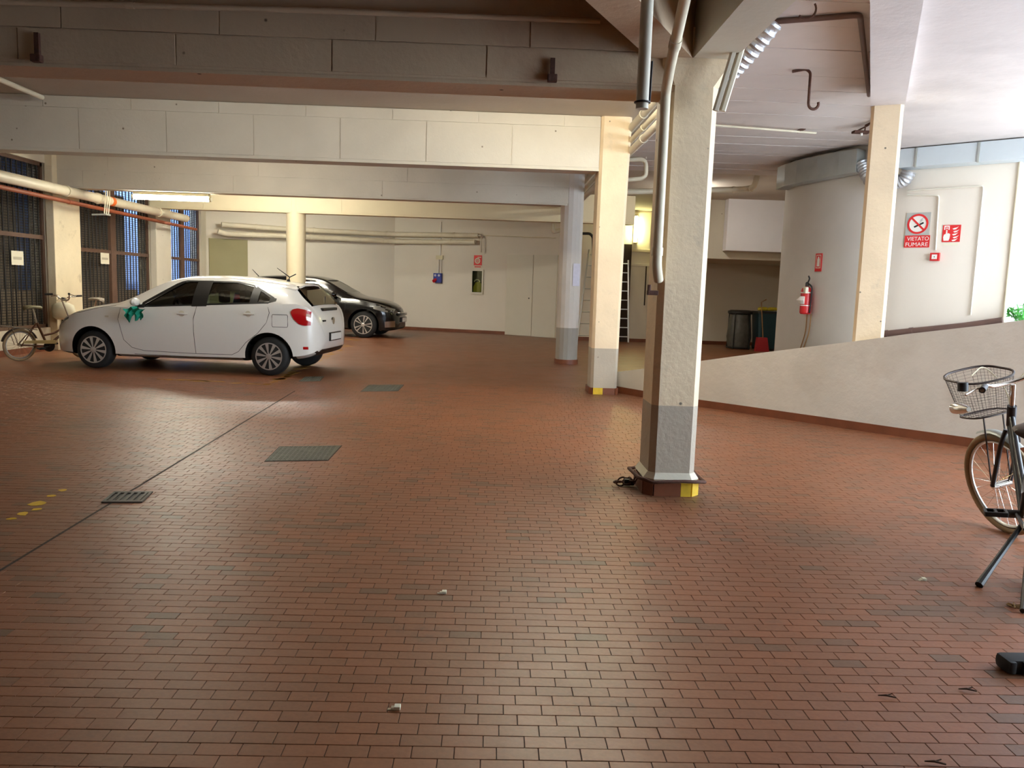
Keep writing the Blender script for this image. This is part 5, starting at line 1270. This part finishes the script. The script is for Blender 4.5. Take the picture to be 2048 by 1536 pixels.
# bins
g = G(1476, 697); t = thing('waste_stand', g, 'grey waste sack stand with clear bag in the far right niche', 'bin')
MB().lathe([(.30, .02), (.30, .04), (.27, .05)], g, seg=20).build('base', 'steel_dark', t)
MB().lathe([(.27, .05), (.31, .3), (.28, .6), (.25, .88)], g, seg=18).build('sack', 'bag', t, smooth=60)
MB().lathe([(.29, .88), (.31, .90), (.31, .95), (.24, .98)], g, seg=24).build('lid', 'steel_dark', t, smooth=40)
for a in (.6, 2.4, 4.0, 5.4): MB().tube([g + Vector((.32 * math.cos(a), .32 * math.sin(a), 0)), g + Vector((.29 * math.cos(a), .29 * math.sin(a), .92))], .015, 6).build('leg', 'steel_dark', t)
g = G(1530, 699); t = thing('wheeled_bin', g, 'dark green bin topped with a yellow cloth beside the sack stand', 'bin')
loftp(MB(), [octa(g.x, g.y, .26, .26, .04, .03), octa(g.x, g.y, .31, .31, .05, .92)]).build('body', 'green_bin', t)
loftp(MB(), [octa(g.x, g.y, .34, .34, .05, .92), octa(g.x, g.y, .33, .33, .05, .97)]).build('rim', 'black', t)
for s_ in (-1, 1): MB().lathe([(.07, -.02), (.07, .02)], g + Vector((s_ * .22, .28, .07)), ax='x', seg=16).build('wheel', 'rubber', t)
mb = MB()
for k in range(9): 
    c = g + Vector((R.uniform(-.22, .22), R.uniform(-.2, .1), .985 + R.uniform(.0, .05))); mb.cbox(c - Vector((.09, .07, .01)), c + Vector((.09, .07, .05)), .03)
tag(mb.build('cleaning_cloth', 'yellow_plastic', smooth=60), 'crumpled yellow cleaning cloth bundled on the green bin', 'cloth')
d = G(1520, 708); d = AY(1522, 702, g.y - .7); d.z = 0
t = thing('dustpan', d, 'red long handled dustpan in front of the green bin', 'dustpan')
MB().prism([d + Vector((-.17, -.1, 0)), d + Vector((.17, -.1, 0)), d + Vector((.13, -.02, .34)), d + Vector((-.11, -.02, .34))], (0, .12, 0)).build('pan', 'red_plastic', t)
MB().tube([d + Vector((.03, 0, .30)), d + Vector((-.04, .1, 1.2)), d + Vector((.08, .1, 1.27))], .014, 6).build('handle', 'wood', t)

# ================================================================== BICYCLES
def make_bike(name, M, label, sp):
    t = thing(name, (0, 0, 0), label, 'bicycle', M=M)
    r, wb = sp['r'], sp['wb']; fr, rf = sp['frame'], sp['tyre']
    steer = sp.get('steer', 0.0); rake = sp.get('rake', .10)
    HT = Vector((wb - .20, 0, sp['head'])); FA = Vector((wb, 0, r)); BB = Vector((.43 * wb, 0, r * .88)); ST = Vector((.43 * wb - .16, 0, sp['seat'] - .22)); SD = Vector((.43 * wb - .22, 0, sp['seat']))
    ax = (HT - Vector((wb - .05, 0, r))).normalized()
    SM = Matrix.Translation(HT) @ Matrix.Rotation(steer, 4, ax) @ Matrix.Translation(-HT)
    def wheel(c, mat_, X):
        mb = MB().tube([X @ (c + Vector((r - .02) * 0 if False else (0, 0, 0))) + (X.to_3x3() @ Vector((math.cos(a) * (r - .018), 0, math.sin(a) * (r - .018)))) for a in [2 * PI * k / 40 for k in range(40)]], .020, 8, closed=True)
        w_ = mb.build('wheel', rf, t, True, 60)
        MB().tube([X @ c + X.to_3x3() @ Vector((math.cos(a) * (r - .045), 0, math.sin(a) * (r - .045))) for a in [2 * PI * k / 40 for k in range(40)]], .010, 6, closed=True).build('rim', sp.get('rim', 'aluminium'), w_, True, 60)
        mb = MB(); n = 24
        for k in range(n):
            a = 2 * PI * k / n; b = a + (.5 if k % 2 else -.5); y0 = .03 * (1 if (k // 2) % 2 else -1)
            mb.tube([X @ c + X.to_3x3() @ Vector((math.cos(b) * .025, y0, math.sin(b) * .025)), X @ c + X.to_3x3() @ Vector((math.cos(a) * (r - .045), 0, math.sin(a) * (r - .045)))], .0014, 4)
        mb.build('spokes', 'chrome', w_, True)
        MB().tube([X @ (c + Vector((0, -.055, 0))), X @ (c + Vector((0, .055, 0)))], .020, 10).build('hub', 'chrome', w_, True, 40)
    I = Matrix.Identity(4)
    wheel(Vector((0, 0, r)), None, I); wheel(FA, None, SM)
    mb = MB()
    low = HT - ax * .10
    mb.tube([low, BB], .020, 10)
    if sp.get('step'): mb.tube(bend([HT - ax * .04, (HT + BB) / 2 + Vector((-.05, 0, .0)), (ST * .45 + BB * .55)], .2), .016, 10)
    else: mb.tube([HT - ax * .02, ST], .018, 10)
    mb.tube([BB, ST], .018, 10).tube([HT + ax * .02, low], .024, 10)
    for s_ in (-.05, .05):
        mb.tube([BB + Vector((0, s_ * .6, 0)), Vector((0, s_ * 1.1, r))], .010, 6).tube([ST, Vector((0, s_ * 1.1, r))], .009, 6)
    mb.build('frame', fr, t, True, 50)
    mb = MB()
    for s_ in (-.055, .055): mb.tube(bend([SM @ (low - ax * .02 + Vector((0, s_ * .5, 0))), SM @ (low - ax * .10 + Vector((0, s_, 0))), SM @ (FA + Vector((0, s_, 0)))], .05), .013, 8)
    mb.build('fork', sp.get('fork', fr), t, True, 50)
    top = SM @ (HT + ax * sp['stem'])
    MB().tube([SM @ HT, top], .013, 10).build('stem', 'chrome', t, True, 40)
    hb = []
    wh_ = sp.get('bar', .27); sw = sp.get('sweep', .12); rise = sp.get('rise', .05)
    base = HT + ax * sp['stem'] + Vector((.05, 0, 0))
    pts = [base + Vector((-sw, -wh_, rise)), base + Vector((-sw * .3, -wh_ * .6, rise)), base + Vector((.02, -.07, 0)), base + Vector((.02, .07, 0)), base + Vector((-sw * .3, wh_ * .6, rise)), base + Vector((-sw, wh_, rise))]
    P = bend([SM @ q for q in pts], .06); h = MB().tube(P, .011, 10).build('handlebar', 'chrome', t, True, 50)
    for s_ in (0, -1):
        a, b = P[s_], P[1 if s_ == 0 else -2]; MB().tube([a, a + (b - a).normalized() * .11], .017, 10).build('grip', sp.get('grip', 'black'), h, True, 50)
        m_ = a + (b - a).normalized() * .13
        MB().tube([m_, m_ + SM.to_3x3() @ Vector((.07, 0, -.02)), m_ + SM.to_3x3() @ Vector((.03, (.10 if s_ == 0 else -.10) * -1, -.03))], .006, 6).build('brake_lever', 'chrome', h, True)
    mb = MB().tube([ST, SD], .012, 10); mb.build('seat_post', 'chrome', t, True, 50)
    secs = []
    for x, wdt, h_ in ((-.13, .04, .0), (-.11, .085, .02), (-.04, .085, .03), (.03, .045, .028), (.10, .026, .02), (.135, .015, .01)):
        secs.append([SD + Vector((x, wdt * math.cos(a), h_ + (.022 if math.sin(a) > 0 else .03) * math.sin(a))) for a in [2 * PI * k / 12 for k in range(12)]])
    loftp(MB(), secs).build('saddle', sp['saddle'], t, True, 50)
    ck = sp.get('crank', .6); L = .165
    cr = Vector((math.cos(ck), 0, math.sin(ck))) * L
    mb = MB().tube([BB + Vector((0, .07, 0)), BB + cr + Vector((0, .09, 0))], .011, 6).tube([BB - Vector((0, .07, 0)), BB - cr - Vector((0, .09, 0))], .011, 6).tube([BB - Vector((0, .08, 0)), BB + Vector((0, .08, 0))], .022, 10).lathe([(.085, -.052), (.085, -.047)], BB, ax='y', seg=24)
    cs = mb.build('crankset', 'steel_dark', t, True, 40)
    for s_ in (1, -1):
        c = BB + cr * s_ + Vector((0, s_ * .14, 0)); mb = MB()
        for x in (-.038, .038): mb.cbox(c + Vector((x - .008, -.05, -.012)), c + Vector((x + .008, .05, .012)), .004)
        for y in (-.045, 0, .045): mb.cbox(c + Vector((-.038, y - .007, -.012)), c + Vector((.038, y + .007, .012)), .003)
        mb.build('pedal', 'black', cs, True)
    if sp.get('guard'):
        q = [BB + Vector((.09, -.07, .05)), BB + Vector((.09, -.07, -.03)), Vector((-.02, -.07, r - .02)), Vector((-.02, -.07, r + .06))]
        MB().prism([BB + Vector((.08, -.075, .10)), BB + Vector((.10, -.075, .04)), Vector((.02, -.075, r + .03)), Vector((.02, -.075, r + .075))], (0, .012, 0)).build('chain_guard', sp['guard'], t, True)
    if sp.get('fender'):
        for c, X, a0, a1 in ((Vector((0, 0, r)), I, .35, 2.9), (FA, SM, sp.get('f0', .8), 2.3)):
            mb = MB(); vs = []; fs = []; n = 16
            for k in range(n + 1):
                a = a0 + (a1 - a0) * k / n
                for y, rr_ in ((-.03, r + .012), (-.018, r + .024), (.018, r + .024), (.03, r + .012)): vs.append(X @ (c + Vector((math.cos(a) * rr_, y, math.sin(a) * rr_))))
            for k in range(n):
                for j in range(3): a = k * 4 + j; fs.append([a, a + 1, a + 5, a + 4])
            mb.add(vs, fs).build('mudguard', sp['fender'], t, True, 60)
    if sp.get('rack'):
        mb = MB()
        for y in (-.06, .06): mb.tube([ST + Vector((-.02, y, -.1)), Vector((-.30, y, 2 * r + .06))], .007, 6)
        for y in (-.06, .06): mb.tube([Vector((-.05, y, r)), Vector((-.15, y, 2 * r + .06))], .006, 6)
        mb.build('rack', 'chrome', t, True)
    return t, SM, HT, ax, FA, BB, base
# city bicycle with basket at the right edge
fc = G(2012, 1068); az = math.radians(26); hdg = Vector((math.sin(az), math.cos(az), 0)); rB, wbB = .30, 1.04
angB = math.atan2(hdg.y, hdg.x)
MB1 = Matrix.Translation(fc - hdg * wbB) @ Matrix.Rotation(angB, 4, 'Z') @ Matrix.Rotation(math.radians(-5), 4, 'X')
bt, SM, HT, ax, FA, BB, hb = make_bike('city_bicycle', MB1, 'dark city bicycle with wire basket and pale tyres at the right edge',
    dict(r=rB, wb=wbB, frame='bike_dark', tyre='tyre_old', steer=math.radians(32), head=.76, seat=.72, stem=.15, saddle='saddle_brown', step=True, crank=2.9, bar=.26, sweep=.16, rise=.03, fender='galvanised', f0=1.25, grip='black'))
# basket on the handlebar: rim, base and wire sides
def bp(x, y, z): return SM @ (HT + Vector((.10 + x, y, .02 + z)))
rim_, mid_, bas = [], [], []
nn = 40
def oval(a, lx, ly, z, cx): 
    k = lambda v: math.copysign(abs(v) ** .65, v)
    return bp(cx + lx * k(math.cos(a)), ly * k(math.sin(a)), z)
rimp = [oval(2 * PI * k / nn, .13, .17, .17 + .03 * math.cos(2 * PI * k / nn), .12) for k in range(nn)]
basp = [oval(2 * PI * k / nn, .10, .125, -.06, .12) for k in range(nn)]
bk = MB().tube(rimp, .007, 6, closed=True).tube(basp, .005, 6, closed=True).build('basket', 'wire', bt, True, 50)
mb = MB()
for k in range(nn): mb.tube([rimp[k], basp[k]], .0009, 3)
for q in range(1, 14):
    f_ = q / 14; mb.tube([rimp[k] * (1 - f_) + basp[k] * f_ for k in range(nn)], .0008, 3, closed=True)
for k in range(1, 10):
    a = PI * k / 10; mb.tube([oval(a, .10, .125, -.06, .12), oval(-a, .10, .125, -.06, .12)], .0016, 4)
o = mb.build('wire_mesh', 'wire', bk, True); o['kind'] = 'stuff'
for y in (-.06, .06): MB().tube([bp(.06, y, -.06), SM @ (FA + Vector((0, y, 0)))], .005, 6).build('basket_stay', 'wire', bk, True)
hl = bp(.02, .20, .02); d = SM.to_3x3() @ Vector((1, 0, 0))
MB().tube([hl - d * .05, hl, hl + d * .05, hl + d * .07], [.014, .028, .034, .034], 16).build('headlamp', 'chrome', bt, True, 40)
MB().tube([hl + Vector((0, 0, .10)), hl + Vector((0, 0, .15))], .028, 14).build('bell', 'black', bt, True, 40)
for s_ in (.10, -.10):
    MB().tube(bend([hb + Vector((-.06, s_ * 2, .05)), hb + Vector((.14, s_ * 1.2, .10)), hb + Vector((.12, 0, -.05)), HT + Vector((.02, 0, -.12))], .1, 8), .003, 5).build('brake_cable', 'cream_plastic', bt, True)
iv = MW[bt.name].inverted()
st0 = BB + Vector((-.16, .03, -.02)); ft = iv @ G(1958, 1170, .012); ft2 = iv @ G(2046, 1222, .012)
MB().tube([st0, st0 * .3 + ft * .7, ft], [.012, .015, .019], 8).build('kickstand', 'black', bt, True, 40)
MB().tube([st0 + Vector((0, -.04, 0)), ft2], .013, 8).build('kickstand', 'black', bt, True, 40)
sb = None
if 0: sb = MB().cbox(HT + Vector((-.62, .02, -.02)), HT + Vector((-.36, .16, .06)), .03)
# block on the floor at the right edge
c = G(2036, 1345); o = MB().cbox(c + Vector((-.055, -.02, 0)), c + Vector((.16, .06, .055)), .02)
for k in range(4): o.cbox(c + Vector((-.05 + .05 * k, -.028, .005)), c + Vector((-.025 + .05 * k, .0, .05)), .005)
tag(o.build('rubber_wedge', 'rubber', smooth=40), 'black ribbed rubber wedge on the floor at the right edge', 'wedge')
# folding bicycle by the left wall
c = G(40, 722); gx = G(150, 716); hd_ = (gx - c).normalized(); an_ = math.atan2(hd_.y, hd_.x)
t, *_ = make_bike('folding_bicycle', Matrix.Translation(c) @ Matrix.Rotation(an_, 4, 'Z') @ Matrix.Rotation(math.radians(4), 4, 'X'), 'old folding bicycle with bright chain guard in front of the first grille',
    dict(r=.245, wb=.95, frame='bike_rust', tyre='tyre_old', head=.62, seat=.80, stem=.33, saddle='saddle_olive', step=True, crank=.1, guard='bike_cream', bar=.24, sweep=.14, rise=.10, fender='wire', rack=True, steer=.3))
# city bicycle behind the white bonnet
c = AY(172, 600, 14.35); c.z = 0; 
t, *_ = make_bike('city_bicycle', Matrix.Translation(c + Vector((.42, 0, 0))) @ Matrix.Rotation(math.radians(176), 4, 'Z') @ Matrix.Rotation(math.radians(-5), 4, 'X'), 'city bicycle with light saddle standing by the stained pier behind the white bonnet',
    dict(r=.30, wb=1.0, frame='steel_dark', tyre='rubber', head=.74, seat=.90, stem=.18, saddle='saddle_grey', step=True, bar=.26, sweep=.18, rise=.03, fender='wire'))
q = c + Vector((-.28, -.24, .55)); secs = []
for z, k in ((0, .10), (.05, .16), (.15, .17), (.25, .15), (.30, .06)):
    secs.append([q + Vector((k * 1.2 * math.cos(a) * (1 + .06 * math.sin(3 * a)), k * .7 * math.sin(a), z)) for a in [2 * PI * i / 14 for i in range(14)]])
tag(loftp(MB(), secs).build('cloth_bag', 'paper', smooth=60), 'cream cloth bag hung on the bicycle behind the white bonnet', 'bag')

# ================================================================== FLOOR THINGS
def quad_px(pts): return [G(*q) for q in pts]
def cover(pts, label, cat, rows=0):
    P = quad_px(pts); c = sum(P, Vector()) / 4
    t = thing('manhole_cover', Vector((c.x, c.y, 0)), label, cat)
    MB().prism([c + (q - c) * 1.035 for q in P], (0, 0, .002)).build('rim', 'joint_dark', t)
    MB().prism([Vector((q.x, q.y, .001)) for q in P], (0, 0, .004)).build('plate', 'iron_cover', t)
    mb = MB(); u, v = P[1] - P[0], P[3] - P[0]; nu, nv = rows, rows
    for i in range(nu):
        for j in range(nv):
            q = P[0] + u * (i + .5) / nu + v * (j + .5) / nv; a = u.normalized() * .32 * u.length / nu; b = v.normalized() * .32 * v.length / nv
            mb.prism([q + Vector((0, 0, .005)) - a, q + Vector((0, 0, .005)) - b, q + Vector((0, 0, .005)) + a, q + Vector((0, 0, .005)) + b], (0, 0, .0022))
    o = mb.build('tread', 'iron_cover', t); o['kind'] = 'stuff'
    return t
cover([(531, 923), (655, 921), (682, 892), (560, 894)], 'large square iron cover with chequered tread in the middle of the floor', 'manhole cover', 12)
cover([(722, 783), (795, 782), (807, 770), (738, 770.5)], 'smaller iron floor cover beyond the large one', 'manhole cover', 10)
cover([(598, 763), (640, 762), (648, 753), (610, 754)], 'small worn floor cover behind the white car', 'manhole cover', 8)
P = quad_px([(203, 1006), (284, 1006), (306, 985), (228, 985.5)]); c = sum(P, Vector()) / 4
t = thing('drain_grate', Vector((c.x, c.y, 0)), 'cast iron drain grate on the expansion joint', 'grate')
u, v = (P[1] - P[0] + P[2] - P[3]) / 2, (P[3] - P[0] + P[2] - P[1]) / 2; o0 = c - u / 2 - v / 2
MB().prism([o0, o0 + u, o0 + u + v, o0 + v], (0, 0, .0015)).build('slot_shade_plate', 'black', t)  # flat black plate painted for the shade between the bars
def gbar(a0, b0, a1, b1, nm):
    MB().prism([o0 + u * a0 + v * b0 + Vector((0, 0, .001)), o0 + u * a1 + v * b0 + Vector((0, 0, .001)), o0 + u * a1 + v * b1 + Vector((0, 0, .001)), o0 + u * a0 + v * b1 + Vector((0, 0, .001))], (0, 0, .008)).build(nm, 'iron_grate', t)
for a in ((0, 0, 1, .13), (0, .87, 1, 1), (0, .13, .07, .87), (.93, .13, 1, .87)): gbar(*a, 'frame_bar')
for k in range(5): gbar(.07 + .172 * k + .075, .13, .07 + .172 * k + .145, .87, 'bar')
# chain round the foot of the near pillar
base_ring = octa(P1X, C1y, HX1 + .068, .262, .085, .10); path = []
for i in range(8):
    for k in range(4): path.append(base_ring[i] + (base_ring[(i + 1) % 8] - base_ring[i]) * k / 4)
path = [q + Vector((0, 0, .012 * math.sin(i * .5))) for i, q in enumerate(path)]
t = thing('chain', (P1X, C1y, .1), 'rusty sheathed chain wrapped round the foot of the nearest pillar', 'chain')
MB().tube(path, .012, 8, closed=True).build('sheath', 'rust', t, smooth=60)
c0 = G(1262, 960, .02); e = path[24]
def link(c, d, up_, k):
    s = d.cross(up_).normalized(); a = s if k % 2 else up_
    MB().tube([c + d * (.026 * math.cos(q)) + a * (.016 * math.sin(q)) for q in [2 * PI * i / 12 for i in range(12)]], .006, 6, closed=True).build('link', 'rust', t, smooth=60)
g0 = G(1268, 962, .05); g1 = G(1252, 964, .02)
lp_ = [g0 + Vector((.02, 0, .03)), g0, g1 + Vector((0, .03, .02)), g1 + Vector((-.06, .02, .0)), g1 + Vector((-.08, -.03, .0)), g1 + Vector((-.02, -.06, .0)), g1 + Vector((.05, -.04, .01))]
for i, (a, b) in enumerate(zip(lp_, lp_[1:])):
    n = max(1, int((b - a).length / .036))
    for k in range(n): link(a + (b - a) * (k + .5) / n, (b - a).normalized(), Vector((0, 0, 1)), k + i)
MB().cbox(g1 + Vector((-.02, -.05, -.015)), g1 + Vector((.05, -.01, .03)), .01).build('padlock', 'steel_dark', t)
# notices
for px, py, wpx, hpx, gi, lab in ((35, 516, 24, 28, 0, 'cream paper notice on the dark grille at far left'), (210, 517, 17, 22, 1, 'cream paper notice beside the brown post of the middle grille')):
    q = AX(px, py, XL - .04); a = AX(px - wpx / 2, py, XL - .04); b = AX(px + wpx / 2, py, XL - .04); h = (AX(px, py - hpx / 2, XL - .04) - AX(px, py + hpx / 2, XL - .04)).z
    t = thing('notice', q, lab, 'notice'); MB().box((XL - .045, a.y, q.z - h / 2), (XL - .04, b.y, q.z + h / 2)).build('sheet', 'paper', t)
    MB().box((XL - .04, a.y + .05, q.z - h * .12), (XL - .0385, b.y - .05, q.z + h * .08)).build('print_block', 'paper_mark', t)
q = AY(1150, 545, C3y - .20); 
dv_ = Vector((.45, -.89, 0)); f = Fr(Vector((C3x, C3y, q.z)) + dv_ * .206, Vector((.89, .45, 0)), dv_)
t = thing('notice', f.o, 'faded bluish paper notice taped to the faceted column', 'notice'); mb = MB(); f.rect(mb, -.06, -.24, .085, .16, .002, .005); mb.build('sheet', 'paper_blue', t)
# debris
for px, py, lab in ((880, 1187, 'pale paper scrap on the floor in the middle'), (783, 1419, 'pale crumpled scrap near the bottom of the floor'), (1841, 1161, 'pale scrap on the floor near the bicycle stand')):
    c = G(px, py); mb = MB()
    for k in range(3): a = R.uniform(0, 6.28); mb.cbox(c + Vector((-.012 + .010 * k, -.007, 0)), c + Vector((.008 + .010 * k, .004 + .006 * k, .004 + .004 * k)), .002)
    tag(mb.build('paper_scrap', 'paper'), lab, 'scrap', group='scraps on the floor')
for px, py, lab in ((1772, 1396, 'dark twig on the floor at lower right'), (1868, 1529, 'small dark leaf at the bottom edge of the floor'), (1933, 1383, 'curled dry leaf left of the rubber wedge')):
    c = G(px, py) + Vector((0, 0, .006)); mb = MB()
    mb.tube([c + Vector((-.025, .006, 0)), c + Vector((.0, .0, .004)), c + Vector((.03, -.008, .0))], [.002, .004, .0025], 6).tube([c + Vector((.0, .0, .004)), c + Vector((.022, .004, .008))], .002, 5)
    tag(mb.build('twig', 'twig'), lab, 'twig', group='bits of litter on the floor')
c = G(2035, 1213); mb = MB()
for k in range(8): a = R.uniform(0, 6.28); mb.tube([c + Vector((R.uniform(-.04, .04), R.uniform(-.03, .03), .004)), c + Vector((R.uniform(-.05, .05), R.uniform(-.03, .03), .012))], .004, 4)
tag(mb.build('grass_tuft', 'dry_leaf'), 'dry grass tuft on the floor by the bicycle stand', 'debris')
# weed growing by the ramp
pc = wallf(2003, 630).p(.12, 0, .30); zt = AL(2015, 640, pc, pc + Vector((1, -1, 0))).z
t = thing('weed', Vector((pc.x, pc.y, zt - .25)), 'bright green weed growing at the foot of the outdoor wall', 'plant')
mb = MB(); mb2 = MB()
for k in range(16):
    a = R.uniform(0, 6.28); rr_ = R.uniform(.03, .17); b0 = Vector((pc.x + .12, pc.y - .12, zt - .12)); tip = b0 + Vector((rr_ * math.cos(a), rr_ * math.sin(a), R.uniform(.18, .34)))
    mb.tube([b0, (b0 + tip) / 2 + Vector((0, 0, .04)), tip], .004, 5)
    for j in range(7):
        q = b0 + (tip - b0) * R.uniform(.5, 1.0); d1 = Vector((R.uniform(-1, 1), R.uniform(-1, 1), R.uniform(-.2, .8))).normalized(); s1 = d1.cross(Vector((R.uniform(-1, 1), R.uniform(-1, 1), 1))).normalized()
        mb2.add([q, q + d1 * .03 + s1 * .018, q + d1 * .07, q + d1 * .03 - s1 * .018], [[0, 1, 2, 3]])
mb.build('stems', 'leaf', t); o = mb2.build('leaves', 'leaf', t); o['kind'] = 'stuff'
